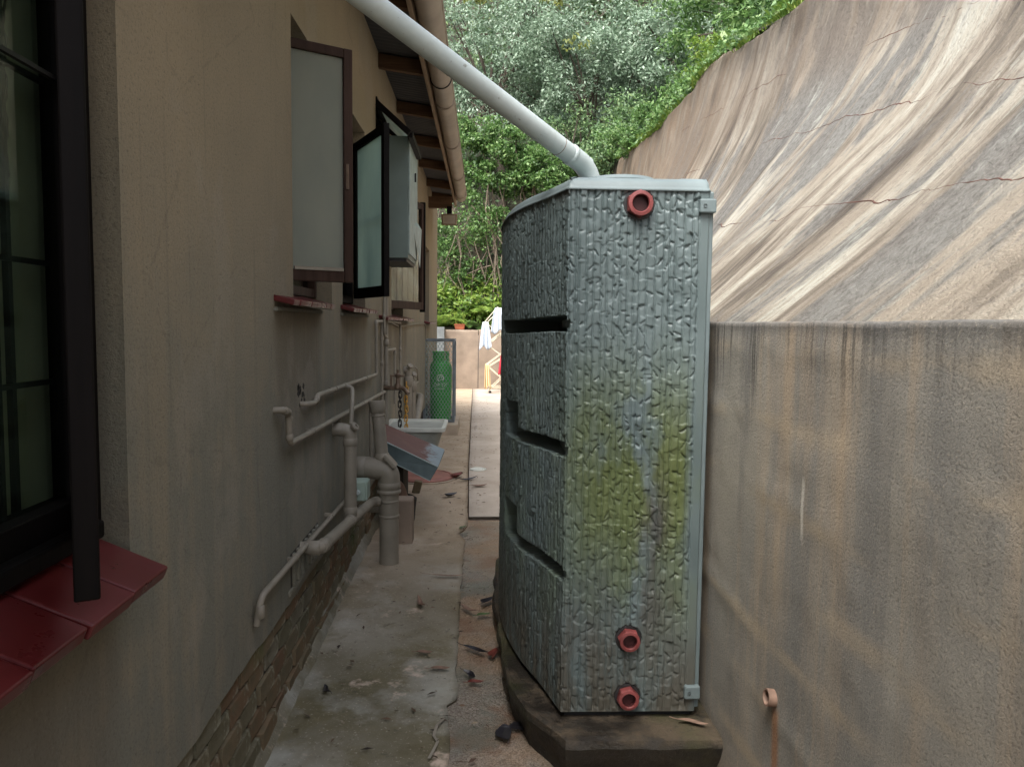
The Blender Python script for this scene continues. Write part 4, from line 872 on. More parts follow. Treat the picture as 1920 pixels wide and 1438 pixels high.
# waste pipe running into the soil stack
t = thing('waste_pipe', (-0.82, 3.8, 0.5), 'thick horizontal waste pipe with capped elbow running along above the bricks', 'pipe')
MB().tube(fillet([P3(3.80, 0.575, -0.90), P3(3.81, 0.575, -0.80), P3(3.83, 0.574, -0.797), P3(4.63, 0.50, -0.79), P3(5.42, 0.425, -0.78), P3(5.54, 0.418, -0.70)], 0.09), 0.0315, 18).build('pipe', M['pipe'], t, smooth=True)
MB().collar(P3(3.80, 0.575, -0.835), (1, 0, 0), 0.036, 0.07, 18).collar(P3(3.85, 0.573, -0.795), (0, 1, -0.09), 0.0365, 0.05, 18).build('elbow', M['pipe'], t, smooth=True)
MB().lathe([(0.0, 0.006), (0.014, 0.006), (0.014, 0.022), (0.024, 0.024), (0.031, 0.016), (0.034, 0.0)], P3(3.82, 0.575, -0.795), (0.25, -1, 0), 18).build('end_cap', M['pipe'], t, smooth=True)
MB().collar(P3(4.60, 0.503, -0.79), (0, 1, -0.09), 0.036, 0.06, 18).build('joint', M['pipe'], t, smooth=True)
MB().collar(P3(5.46, 0.421, -0.755), (0.8, 0.5, 0), 0.037, 0.05, 18).build('joint', M['pipe'], t, smooth=True)
MB().tube([P3(5.62, 0.335, -0.90), P3(5.60, 0.33, -0.70)], 0.026, 14).build('stub', M['pipe'], t, smooth=True)
# gully standpipe with small cap
t = thing('gully_standpipe', (-0.80, 4.67, 0.5), 'upright painted gully pipe with a round access cap, standing on the waste pipe', 'pipe')
MB().tube([P3(4.67, 0.50, -0.80), P3(4.67, 1.01, -0.80)], 0.0385, 20).build('pipe', M['pipe'], t, smooth=True)
MB().tube(fillet([P3(4.67, 0.96, -0.80), P3(4.67, 1.045, -0.80), P3(4.66, 1.055, -0.91)], 0.05), 0.041, 20).collar(P3(4.67, 0.975, -0.80), (0, 0, 1), 0.044, 0.05, 20).build('elbow', M['pipe'], t, smooth=True)
MB().lathe([(0.026, 0), (0.028, 0.02), (0.022, 0.026), (0.012, 0.026), (0.011, 0.018), (0, 0.018)], P3(4.655, 1.062, -0.778), (0.75, -0.35, 0.55), 16).build('access_cap', M['pipe'], t, smooth=True)
MB().collar(P3(4.67, 0.545, -0.80), (0, 0, 1), 0.043, 0.06, 20).build('socket', M['pipe'], t, smooth=True)
# lower and upper water pipes
t = thing('cold_water_pipe', (-0.87, 3.45, 1.1), 'lower thin water pipe dropping from the wall then running along to the taps', 'pipe')
MB().tube(fillet([P3(3.34, 1.315, -0.91), P3(3.345, 1.318, -0.862), P3(3.452, 1.292), P3(3.468, 1.15), P3(4.86, 1.125), P3(6.83, 1.088)], 0.035), 0.0145, 12).build('pipe', M['pipe'], t, smooth=True)
MB().collar(P3(3.40, 1.305, -0.862), (0, 1, -0.25), 0.019, 0.06).collar(P3(3.46, 1.265), (0, 0, 1), 0.0175, 0.02).collar(P3(3.466, 1.18), (0, 0, 1), 0.0175, 0.03).build('elbow', M['pipe'], t, smooth=True)
MB().tube(fillet([P3(4.80, 1.118, -0.885), P3(4.80, 1.05, -0.885)], 0.02), 0.012, 10).build('branch', M['pipe'], t, smooth=True)
t = thing('hot_water_pipe', (-0.87, 3.9, 1.25), 'upper thin water pipe with cracked plaster at its stub and a branch into the gully', 'pipe')
MB().tube(fillet([P3(3.83, 1.293, -0.91), P3(3.83, 1.293, -0.862), P3(4.00, 1.283), P3(4.075, 1.315), P3(4.86, 1.302), P3(6.31, 1.277), P3(6.30, 1.708), P3(6.80, 1.71)], 0.03), 0.0135, 12).build('pipe', M['pipe'], t, smooth=True)
MB().tube(fillet([P3(4.84, 1.30), P3(4.87, 1.29, -0.82), P3(4.75, 1.21, -0.80), P3(4.69, 1.03, -0.80)], 0.06), 0.0135, 12).build('branch', M['pipe'], t, smooth=True)
MB().collar(P3(4.03, 1.293), (0, 0.8, 0.5), 0.0175, 0.04).collar(P3(4.86, 1.302), (0, 1, 0), 0.0175, 0.06).build('elbow', M['pipe'], t, smooth=True)
mb = MB()
for k in range(12):
    by_ = 3.80 + random.uniform(-.03, .13); bz_ = 1.30 + random.uniform(-.02, .08); mb.box((-0.906, by_, bz_), (-0.8985, by_ + 0.03, bz_ + random.uniform(.01, .03)), Matrix.Rotation(random.uniform(-1, 1), 3, 'X'))
mb.build('broken_plaster', M['mortar'], t)
for y_, z_, x_ in ((3.95, 1.142, -0.865), (5.6, 1.111, -0.865), (4.55, 1.307, -0.865), (5.75, 1.287, -0.865)):
    t_ = thing('pipe_clip', (x_, y_, z_), 'small painted clip on the %s water pipe, %s' % ('lower' if z_ < 1.2 else 'upper', 'nearer the viewer' if y_ < 5 else 'nearer the taps'), 'clip')
    MB().collar((x_, y_, z_), (0, 1, 0), 0.0185, 0.016).build('ring', M['pipe'], t_, smooth=True); MB().box((-0.902, y_ - .007, z_ - .009), (x_ - .012, y_ + .007, z_ + .009)).build('foot', M['pipe'], t_)
# soil stack
t = thing('soil_stack', (-0.667, 5.52, -0.05), 'thick brown soil pipe rising from the concrete and bending into the wall', 'pipe')
X0, Y0 = -0.667, 5.52
MB().tube([(X0, Y0, -0.08), (X0, Y0, 0.50)], 0.070, 28).build('pipe', M['pipe'], t, smooth=True)
bend = MB(); bend.tube(fillet([(X0, Y0, 0.47), (X0, Y0, 0.64), (-0.80, Y0, 0.655), (-0.93, Y0, 0.655)], 0.15, 10), 0.0785, 28); bend.build('bend', M['pipe'], t, smooth=True)
for c_, d_, r_, h_ in (((X0, Y0, 0.53), (0, 0, 1), 0.083, 0.055), ((X0, Y0, 0.484), (0, 0, 1), 0.087, 0.026), ((X0, Y0, 0.415), (0, 0, 1), 0.074, 0.02), ((X0, Y0, 0.305), (0, 0, 1), 0.075, 0.022), ((-0.865, Y0, 0.655), (1, 0, 0), 0.083, 0.07)):
    MB().collar(c_, d_, r_, h_, 28).build('socket_ring', M['pipe'], t, smooth=True)
rot = Matrix.Rotation(rad(-42), 3, 'Y')
hatch = MB().box((X0 + 0.005, Y0 - 0.075, 0.655), (X0 + 0.035, Y0 + 0.045, 0.775), rot.to_3x3() @ Matrix.Identity(3), (X0 + 0.02, Y0 - 0.02, 0.70)).build('access_door', M['pipe'], t, bevel=0.008)
t = thing('vent_pipe', (-0.72, 5.55, 0.72), 'slightly leaning vent pipe with a wide open socket, on top of the soil pipe', 'pipe')
va, vb = Vector((-0.715, 5.53, 0.70)), Vector((-0.752, 5.55, 1.06)); vd = (vb - va).normalized()
MB().tube([va, vb], 0.046, 24).build('pipe', M['pipe'], t, smooth=True)
MB().tube([vb - vd * 0.012, vb, vb + vd * 0.075, vb + vd * 0.078, vb + vd * 0.078, vb], [0.047, 0.059, 0.060, 0.059, 0.054, 0.052], 24).build('socket', M['pipe'], t, smooth=True)
for c_, r_, h_ in ((va + vd * 0.03, 0.053, 0.06), (vb - vd * 0.03, 0.051, 0.014)): MB().collar(c_, vd, r_, h_, 24).build('collar', M['pipe'], t, smooth=True)
# vertical services further along
def simple_pipe(label, pts, r, fl=0.04, clips=(), name='wall_pipe', cap=None):
    o = Vector(pts[-1]); t_ = thing(name, (o.x, o.y, o.z), label, 'pipe'); MB().tube(fillet(pts, fl), r, 12).build('pipe', M['pipe'], t_, smooth=True)
    for c, d in clips: MB().collar(c, d, r * 1.35, r * 3).build('coupling', M['pipe'], t_, smooth=True)
    if cap:
        for c, d in cap: MB().lathe([(r * 0.9, 0), (r * 0.95, 0.02), (r * 0.7, 0.028), (r * 0.4, 0.028), (0, 0.02)], c, d, 14).build('access_cap', M['pipe'], t_, smooth=True)
    return t_
simple_pipe('thin pipe dropping behind the vent pipe from the lower water pipe', [P3(5.98, 1.11), P3(5.972, 0.66)], 0.0125)
simple_pipe('thick brown riser beside the second window sill, running down the wall', [P3(6.96, 1.92), P3(6.95, 0.40)], 0.0185, clips=[(P3(6.955, 1.52), (0, 0, 1)), (P3(6.952, 1.15), (0, 0, 1)), (P3(6.95, 0.8), (0, 0, 1))])
simple_pipe('thin riser just left of the thick brown riser under the open casement', [P3(6.66, 1.92, -0.845), P3(6.655, 1.60, -0.845), P3(6.85, 1.57, -0.85)], 0.012, clips=[(P3(6.658, 1.75, -0.845), (0, 0, 1))])
simple_pipe('thin pipe between the two risers, going down behind the tap', [P3(6.66, 1.70), P3(6.655, 1.1), P3(6.65, 0.78)], 0.012, clips=[(P3(6.658, 1.35), (0, 0, 1))])
simple_pipe('thin pipe leaving the riser under the third sill and turning down', [P3(6.97, 1.715), P3(8.15, 1.70), P3(8.13, 1.20), P3(8.13, 0.95)], 0.0125, clips=[(P3(8.14, 1.42), (0, 0, 1)), (P3(8.14, 1.33), (0, 0, 1))])
simple_pipe('thin pipe crossing from the riser to a short drop above the sink', [P3(6.96, 1.45), P3(7.66, 1.442), P3(7.63, 1.40), P3(7.625, 0.90)], 0.0125, clips=[(P3(7.63, 1.40), (0, 0, 1))])
simple_pipe('fat waste pipe with round cap on the wall above the sink', [P3(8.87, 1.16, -0.91), P3(8.87, 1.16, -0.85), P3(8.87, 0.50, -0.85)], 0.038, 0.06, cap=[(P3(8.83, 1.20, -0.83), (0.5, -0.5, 0.7))], clips=[(P3(8.87, 1.03, -0.85), (0, 0, 1))])
simple_pipe('second fat waste pipe with cap, a little nearer the gas cage', [P3(9.40, 1.03, -0.91), P3(9.40, 1.03, -0.85), P3(9.41, 0.30, -0.85)], 0.038, 0.06, cap=[(P3(9.36, 1.07, -0.83), (0.5, -0.5, 0.7))], clips=[(P3(9.40, 0.93, -0.85), (0, 0, 1))])
simple_pipe('short crooked pipe stub on the wall just before the gas cage', [P3(9.27, 0.93), P3(10.40, 0.91), P3(10.26, 1.09), P3(10.26, 1.12, -0.91)], 0.0125, 0.02)
simple_pipe('pale sloping overflow pipe coming out of the wall behind the sink', [P3(10.6, 0.70, -0.91), P3(10.55, 0.70, -0.84), P3(9.70, 0.38, -0.84), P3(9.4, 0.10, -0.84)], 0.045, 0.09)
tag(MB().tube(fillet([P3(7.5, 1.70, -0.885), P3(8.2, 1.66, -0.885), P3(10.4, 1.69, -0.885), P3(11.8, 1.69, -0.885), P3(12.05, 1.66, -0.885), P3(12.05, 1.45, -0.885)], 0.1), 0.008, 8).build('cable', M['pipe'], origin=(-0.885, 7.5, 1.7), smooth=True), 'thin painted cable looping along the wall below the third sill', 'cable')
# junction box
t = thing('junction_box', (-0.86, 5.55, 0.45), 'pale mint junction box on the wall behind the gully pipe', 'electric box')
MB().box((-0.905, 5.28, 0.465), (-0.80, 5.44, 0.60)).build('housing', M['jbox'], t, bevel=0.008)
MB().box((-0.80, 5.285, 0.47), (-0.79, 5.435, 0.595)).build('lid', M['jbox'], t, bevel=0.004)
MB().collar((-0.85, 5.27, 0.53), (0, 1, 0), 0.016, 0.04).build('gland', M['white_pipe'], t, smooth=True)
# tap
t = thing('garden_tap', (-0.87, 6.9, 1.1), 'old brass tap with lever handle above the sink, chains hanging from its spout', 'tap')
MB().tube(fillet([(-0.90, 6.93, 1.115), (-0.76, 6.9, 1.115), (-0.70, 6.87, 1.12), (-0.655, 6.84, 1.07)], 0.04), [0.022] * 3 + [0.02] * 15 if False else 0.019, 12).build('spout', M['brass'], t, smooth=True)
MB().lathe([(0.03, 0), (0.032, 0.03), (0.02, 0.05), (0.018, 0.10), (0.028, 0.11), (0.028, 0.13), (0.012, 0.14), (0.012, 0.17), (0, 0.17)], (-0.755, 6.9, 1.11), (0, 0, 1), 14).build('valve_body', M['brass'], t, smooth=True)
MB().beam((-0.81, 6.9, 1.225), (-0.70, 6.9, 1.225), 0.022, 0.016).beam((-0.815, 6.9, 1.10), (-0.815, 6.9, 1.235), 0.018, 0.018, (0, 1, 0)).build('handle', M['brass'], t, bevel=0.003)
def chain(name, label, x, y, z0, z1, mat, cat='chain'):
    t_ = thing(name, (x, y, z0), label, cat); n = int((z0 - z1) / 0.043)
    me = None
    for k in range(n):
        if me is None:
            lp = [(0.014 * math.cos(a), 0, (0.018 if math.sin(a) > 0 else -0.018) + 0.014 * math.sin(a)) for a in np.linspace(0, 2 * math.pi, 17)]
            o = MB().tube(lp, 0.0052, 6, False).build('link', mat, t_, smooth=True)
            me = o.data; bmv = [v.co.copy() for v in me.vertices]
            for v in me.vertices: v.co += wloc(t_)
        else:
            o = bpy.data.objects.new('link', me); COL.objects.link(o); o.parent = t_
        o.location = (0.003 * math.sin(k * 1.7), 0, -0.02 - k * 0.043); o.rotation_euler = (0, 0.04 * math.sin(k), (0.35 if k % 2 else 1.75))
chain('sink_chain', 'black chain hanging from the tap into the sink', -0.735, 6.9, 1.12, 0.70, M['chain'])
chain('sink_chain', 'yellow chain hanging from the tap spout into the sink', -0.685, 6.95, 1.16, 0.72, M['yellow'])

# sink
t = thing('laundry_sink', (-0.62, 7.15, 0.4), 'grey laundry trough with pale rim standing out from the wall under the tap', 'sink')
def rr(x0, x1, y0, y1, r, z, n=5):
    out = []
    for (cx, cy, a0) in ((x1 - r, y1 - r, 0), (x0 + r, y1 - r, 90), (x0 + r, y0 + r, 180), (x1 - r, y0 + r, 270)):
        for k in range(n + 1):
            a = rad(a0 + 90 * k / n); out.append((cx + r * math.cos(a), cy + r * math.sin(a), z))
    return out
def loft(rings, cap0=False, cap1=False):
    n = len(rings[0]); fs = [(a * n + i, a * n + (i + 1) % n, (a + 1) * n + (i + 1) % n, (a + 1) * n + i) for a in range(len(rings) - 1) for i in range(n)]
    if cap0: fs.append(tuple(range(n - 1, -1, -1)))
    if cap1: fs.append(tuple((len(rings) - 1) * n + i for i in range(n)))
    return MB().add([p for r in rings for p in r], fs)
xs0, xs1, yb0, yb1 = -0.885, -0.325, 6.72, 7.42
loft([rr(xs0, xs1, yb0, yb1, .05, 0.745), rr(xs0, xs1, yb0, yb1, .05, 0.775), rr(xs0 + .03, xs1 - .03, yb0 + .03, yb1 - .03, .04, 0.777), rr(xs0 + .035, xs1 - .04, yb0 + .035, yb1 - .035, .04, 0.745)]).build('rim', M['sink_rim'], t)
loft([rr(xs0 + .02, xs1 - .02, yb0 + .02, yb1 - .02, .05, 0.752), rr(xs0 + .05, xs1 - .10, yb0 + .06, yb1 - .06, .06, 0.50), rr(xs0 + .08, xs1 - .15, yb0 + .09, yb1 - .09, .06, 0.44)], True).build('basin', M['sink'], t)
loft([rr(xs0 + .036, xs1 - .041, yb0 + .036, yb1 - .036, .04, 0.75), rr(xs0 + .06, xs1 - .11, yb0 + .07, yb1 - .07, .06, 0.52)], False, True).build('bowl', M['sink'], t)
MB().box((-0.86, 6.85, -0.06), (-0.70, 7.3, 0.45)).build('stand', M['mortar'], t)

# rusty trough cover
t = thing('metal_gully_cover', (-0.6, 6.35, 0.6), 'bent galvanised sheet, rusted on top, leaning down from the wall below the sink', 'metal sheet')
TL, TR = Vector((-0.845, 6.62, 0.835)), Vector((-0.318, 6.55, 0.622)); FL, FR = Vector((-0.815, 6.36, 0.722)), Vector((-0.360, 6.30, 0.515)); BL, BR = Vector((-0.79, 6.34, 0.570)), Vector((-0.425, 6.28, 0.405))
th = Vector((0, 0.004, -0.006))
MB().hexa([TL + th, TR + th, FR + th, FL + th, TL, TR, FR, FL]).build('top_sheet', M['rust'], t)
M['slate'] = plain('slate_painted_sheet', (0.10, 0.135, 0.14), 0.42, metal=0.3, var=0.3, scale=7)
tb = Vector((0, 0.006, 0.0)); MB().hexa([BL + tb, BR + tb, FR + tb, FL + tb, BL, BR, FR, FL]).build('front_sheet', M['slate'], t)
MB().tube([FL, FR], 0.006, 6).build('folded_edge', M['box_edge'], t, smooth=True)
MB().tube([BL, BR], 0.004, 6).build('folded_edge', M['box_edge'], t, smooth=True)
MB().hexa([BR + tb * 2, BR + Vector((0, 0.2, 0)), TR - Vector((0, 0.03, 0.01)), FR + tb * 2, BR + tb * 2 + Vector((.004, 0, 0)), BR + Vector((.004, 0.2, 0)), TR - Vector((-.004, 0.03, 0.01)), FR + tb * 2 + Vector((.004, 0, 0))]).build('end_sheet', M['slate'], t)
# dark gully trap beneath
t = thing('gully_trap', (-0.70, 6.7, -0.05), 'dark clay gully trap and bent pipe in the shade under the metal sheet', 'drain')
MB().lathe([(0.13, 0), (0.14, 0.12), (0.15, 0.2), (0.12, 0.22), (0.10, 0.1), (0, 0.08)], (-0.72, 6.75, -0.05), (0, 0, 1), 20).build('pot', M['mortar'], t, smooth=True)
MB().tube(fillet([(-0.88, 6.6, 0.32), (-0.72, 6.6, 0.32), (-0.66, 6.62, 0.1)], 0.1), 0.05, 16).build('bent_pipe', M['leaf_tan'], t, smooth=True)
ob = MB().box((-0.70, 7.82, -0.05), (-0.62, 7.89, 0.08), Matrix.Rotation(rad(14), 3, 'Y')).build('loose_brick', M['brick'], origin=(-0.66, 7.85, -0.05), bevel=0.006); tag(ob, 'broken red brick leaning on end beside the round red manhole cover', 'brick')
t = thing('manhole_cover', (-0.57, 8.35, -0.04), 'round red-oxide manhole cover on the concrete below the sink', 'manhole cover')
MB().lathe([(0.33, -0.02), (0.335, 0.018), (0.32, 0.034), (0.29, 0.036), (0.285, 0.03), (0.06, 0.03), (0.05, 0.036), (0, 0.036)], (-0.64, 8.62, -0.04), (0, 0, 1), 40).build('lid', M['manhole'], t, smooth=True)
MB().lathe([(0.36, -0.02), (0.37, 0.004), (0.33, 0.006)], (-0.64, 8.62, -0.04), (0, 0, 1), 40).build('ring_frame', M['kerb'], t)
t = thing('drain_cover', (-0.03, 9.35, -0.04), 'small pale oval drain cover in the light concrete beside the tank', 'drain cover')
MB().lathe([(0.10, 0), (0.10, 0.012), (0.085, 0.016), (0.08, 0.010), (0, 0.010)], (-0.04, 9.1, -0.042), (0, 0, 1), 26).build('lid', M['sink_rim'], t, smooth=True)
ob = MB().box((-0.70, 6.0, -0.08), (-0.542, 6.16, 0.31)).build('concrete_kerb_block', M['endwall'], origin=(-0.62, 6.08, -0.05), bevel=0.015); tag(ob, 'upright sandy concrete block standing just behind the soil pipe', 'block')

# ================================================================ STEEL BOX, FLOODLIGHT
t = thing('steel_wall_box', (-0.77, 7.2, 2.25), 'grey-green steel cabinet fixed high on the wall beyond the open casement', 'cabinet')
MB().box((-0.90, 6.80, 2.262), (-0.655, 7.60, 3.305)).build('housing', M['box'], t, bevel=0.006)
MB().box((-0.6545, 6.805, 2.30), (-0.642, 7.595, 3.30)).build('door', M['box_edge'], t, bevel=0.004)
MB().add([(-0.648, 7.15, 2.60), (-0.615, 7.59, 2.23), (-0.60, 7.595, 2.60), (-0.636, 7.5, 2.66)], [(0, 1, 2, 3)]).build('bent_flap', M['box_edge'], t)
MB().beam((-0.637, 7.28, 3.0), (-0.637, 7.28, 3.08), 0.02, 0.012, (0, 1, 0)).build('handle', M['iron'], t)
MB().box((-0.89, 6.82, 2.235), (-0.67, 7.58, 2.2615)).build('base_tray', M['iron'], t)
t = thing('floodlight', (-0.57, 12.6, 3.4), 'small square floodlight under the far end of the eaves', 'lamp')
MB().hexa([(-0.68, 12.72, 3.29), (-0.44, 12.72, 3.29), (-0.44, 12.82, 3.31), (-0.68, 12.82, 3.31), (-0.69, 12.70, 3.47), (-0.43, 12.70, 3.47), (-0.43, 12.82, 3.47), (-0.69, 12.82, 3.47)]).build('housing', M['fascia'], t, bevel=0.01)
MB().box((-0.66, 12.695, 3.312), (-0.46, 12.709, 3.45)).build('lens', M['kerb'], t)
MB().box((-0.60, 12.74, 3.46), (-0.52, 12.80, 3.60)).build('bracket', M['frame'], t, bevel=0.004)
MB().box((-0.90, 12.75, 3.58), (-0.515, 12.90, 3.755)).build('eave_board', M['rafter'], house, bevel=0.004)

# ================================================================ GAS CAGE AND CYLINDER
cy0, cy1, cx0, cx1 = 12.2, 12.75, -0.915, -0.455
ob = MB().box((-0.93, 11.95, -0.12), (-0.375, 12.95, 0.125)).build('cage_plinth', M['kerb'], origin=(-0.65, 12.45, -0.05), bevel=0.012); tag(ob, 'sandy concrete step under the caged gas bottle', 'plinth')
cg = thing('gas_cage', (-0.685, 12.45, 0.125), 'galvanised diamond mesh cage against the wall round the green gas bottle', 'cage')
z0, z1 = 0.13, 1.45; fr = MB()
for (x, y) in ((cx0, cy0), (cx1, cy0), (cx1, cy1), (cx0, cy1)): fr.box((x - .02, y - .02, z0), (x + .02, y + .02, z1))
for z in (z0 + .02, z1 - .02):
    for y in (cy0, cy1): fr.box((cx0 + .02, y - .018, z - .018), (cx1 - .02, y + .018, z + .018))
    for x in (cx0, cx1): fr.box((x - .018, cy0 + .02, z - .018), (x + .018, cy1 - .02, z + .018))
fr.build('frame', M['galv'], cg, bevel=0.003)
def mesh_panel(p0, u, W, H):
    mb = MB(); st = 0.052; p0 = Vector(p0); u = Vector(u); k = -H
    while k < W + H:
        for sg in (1, -1):
            # line s = k + sg * 0.6 * h
            hs_ = [];
            for s_ in (0, W): 
                hh = (s_ - k) / (0.62 * sg)
                if 0 <= hh <= H: hs_.append((s_, hh))
            for hh in (0, H):
                s_ = k + 0.62 * sg * hh
                if 0 <= s_ <= W: hs_.append((s_, hh))
            if len(hs_) >= 2:
                a, b = min(hs_), max(hs_)
                if (a[0] - b[0]) ** 2 + (a[1] - b[1]) ** 2 > 1e-4: mb.tube([p0 + u * a[0] + Vector((0, 0, a[1])), p0 + u * b[0] + Vector((0, 0, b[1]))], 0.004, 4, False)
        k += st
    return mb.build('wire_mesh', M['box_edge'], cg)
mesh_panel((cx0 + .02, cy0, z0 + .03), (1, 0, 0), cx1 - cx0 - .04, z1 - z0 - .06)
mesh_panel((cx1, cy0 + .02, z0 + .03), (0, 1, 0), cy1 - cy0 - .04, z1 - z0 - .06)
gc = thing('gas_cylinder', (-0.67, 12.47, 0.128), 'tall green gas bottle with white emblem inside the mesh cage', 'gas bottle')
GX_, GY_, GR = -0.67, 12.46, 0.178; gb = 0.128
MB().lathe([(0.14, 0.07), (GR - .01, 0.10), (GR, 0.13), (GR, 0.86), (GR - .012, 0.905), (0.145, 0.945), (0.10, 0.97), (0.05, 0.985), (0, 0.985)], (GX_, GY_, gb), (0, 0, 1), 32).build('body', M['green'], gc, smooth=True)
MB().lathe([(0.155, 0.0), (0.165, 0.0), (0.165, 0.09), (0.155, 0.09), (0.155, 0.0)], (GX_, GY_, gb), (0, 0, 1), 28).build('foot_ring', M['green'], gc, smooth=True)
mb = MB()
for a0, a1 in ((200, 300), (320, 420), (80, 180)):
    pr = [(0.132 * math.cos(rad(a)), 0.132 * math.sin(rad(a))) for a in np.linspace(a0, a1, 12)]
    mb.add([(GX_ + p[0], GY_ + p[1], gb + z) for p in pr for z in (0.93, 1.11)] , [(i * 2, i * 2 + 2, i * 2 + 3, i * 2 + 1) for i in range(11)])
mb.tube([(GX_ + 0.132 * math.cos(a), GY_ + 0.132 * math.sin(a), gb + 1.11) for a in np.linspace(0, 2 * math.pi, 25)], 0.009, 6, False)
cl = mb.build('collar', M['green'], gc)
MB().lathe([(0.03, 0), (0.03, 0.05), (0.018, 0.06), (0.018, 0.09), (0.03, 0.095), (0.03, 0.115), (0, 0.115)], (GX_, GY_, gb + 0.975), (0, 0, 1), 12).build('valve', M['brass'], gc, smooth=True)
def wrap_text(txt, size, z, name):
    cu = bpy.data.curves.new(name, 'FONT'); cu.body = txt; cu.size = size; cu.align_x = 'CENTER'; cu.resolution_u = 2
    tmp = bpy.data.objects.new(name, cu); COL.objects.link(tmp); bpy.context.view_layer.update()
    me = bpy.data.meshes.new_from_object(tmp.evaluated_get(bpy.context.evaluated_depsgraph_get())); bpy.data.objects.remove(tmp)
    b = bmesh.new(); b.from_mesh(me); bmesh.ops.subdivide_edges(b, edges=b.edges[:], cuts=1); o = Vector(gc.location)
    for v in b.verts:
        a = v.co.x / (GR + .002) - math.pi / 2; v.co = Vector((GX_ + (GR + .002) * math.cos(a), GY_ + (GR + .002) * math.sin(a), z + v.co.y)) - o
    b.to_mesh(me); b.free(); me.materials.clear(); me.materials.append(M['white']); ob = bpy.data.objects.new(name, me); COL.objects.link(ob); ob.parent = gc; return ob
wrap_text('ORYX', 0.085, gb + 0.56, 'lettering'); wrap_text('ENERGIES', 0.036, gb + 0.515, 'lettering')
def wrapline(pts, r):
    return [(GX_ + (GR + .003) * math.cos(x / GR - math.pi / 2), GY_ + (GR + .003) * math.sin(x / GR - math.pi / 2), gb + z) for x, z in pts]
mb = MB(); mb.tube(wrapline([(0.052 * math.cos(a), 0.70 + 0.052 * math.sin(a)) for a in np.linspace(-0.9, 4.6, 26)], 1), 0.006, 5)
mb.tube(wrapline([(-0.035, 0.66), (0.005, 0.745)], 1), 0.0055, 5).tube(wrapline([(0.012, 0.66), (0.016, 0.715), (0.034, 0.735), (0.05, 0.69), (0.03, 0.675)], 1), 0.0055, 5); mb.build('emblem', M['white'], gc)

# ================================================================ DRYING RACK AND WASHING
rk = thing('drying_rack', (0.35, 19.3, -0.05), 'cream folding clothes rack at the far end, zigzag side showing beside the tank', 'drying rack')
yr = 19.3
zig = [(0.37, 2.12), (0.06, 1.75), (0.52, 0.93), (0.10, 0.68), (0.50, 0.34), (0.11, 0.06)]
def rod(a, b, r=0.011):
    for yo in (0.0, 0.55): MB().tube([(a[0], yr + yo, a[1]), (b[0], yr + yo, b[1])], r, 8).build('rod', M['cream'], rk, smooth=True)
for a, b in (((0.37, 2.12), (0.06, 1.75)), ((0.40, 2.02), (0.10, 1.72)), ((0.06, 1.75), (0.55, 1.33)), ((0.37, 2.12), (0.72, 1.78)), ((0.62, 1.55), (0.12, 1.16)), ((0.12, 1.16), (0.52, 0.88)), ((0.52, 1.50), (0.10, 1.2)), ((0.52, 0.98), (0.10, 0.66)), ((0.10, 0.66), (0.52, 0.30)), ((0.55, 0.87), (0.16, 0.62)), ((0.52, 0.36), (0.16, 0.02)), ((0.14, 0.10), (0.75, 0.10))): rod(a, b)
for x, z in ((0.37, 2.12), (0.06, 1.75), (0.12, 1.18), (0.10, 0.67), (0.14, 0.10)): MB().tube([(x, yr - 0.03, z), (x, yr + 0.6, z)], 0.009, 8).build('rail', M['cream'], rk, smooth=True)
for x in (0.2, 0.7): MB().lathe([(0, -.015), (0.035, -.015), (0.035, .015), (0, .015)], (x, yr, -0.015), (0, 1, 0), 12).build('wheel', M['iron'], rk)
def cloth(name, label, x, w, z0, z1, mat, seed, flare=1.3):
    n = 22; m_ = 16; V = []
    for i in range(n):
        for j in range(m_):
            s_ = i / (n - 1) - 0.5; t_ = j / (m_ - 1); ww = w * (0.55 + (flare - 0.55) * t_ ** 0.7)
            V.append((x + s_ * ww + 0.03 * t_ * math.sin(seed), yr - 0.05 + 0.035 * math.sin(s_ * 17 + seed) * (0.4 + t_) - 0.05 * t_, z0 + (z1 - z0) * t_ - 0.04 * abs(s_) * t_ + 0.05 * math.sin(s_ * 9 + seed) * t_ ** 3))
    ob = big(name, V, gridf(n, m_), mat, origin=(x, yr, z0), smooth=True); s_ = ob.modifiers.new('thick', 'SOLIDIFY'); s_.thickness = 0.006; tag(ob, label, 'cloth')
cloth('washing_cloth', 'pale blue-white cloth hanging from the top of the drying rack', 0.40, 0.34, 2.10, 1.50, M['cloth_w'], 1)
cloth('washing_cloth', 'crumpled white cloth on the left arm of the drying rack', 0.07, 0.24, 1.74, 1.10, M['cloth_w'], 3)
cloth('washing_cloth', 'red cloth hanging half hidden behind the tank edge', 0.56, 0.30, 0.98, 0.42, M['cloth_r'], 5, 0.9)
cloth('washing_cloth', 'cream cloth on the lowest left arm of the drying rack', 0.12, 0.17, 0.70, 0.12, M['cloth_y'], 7, 1.0)

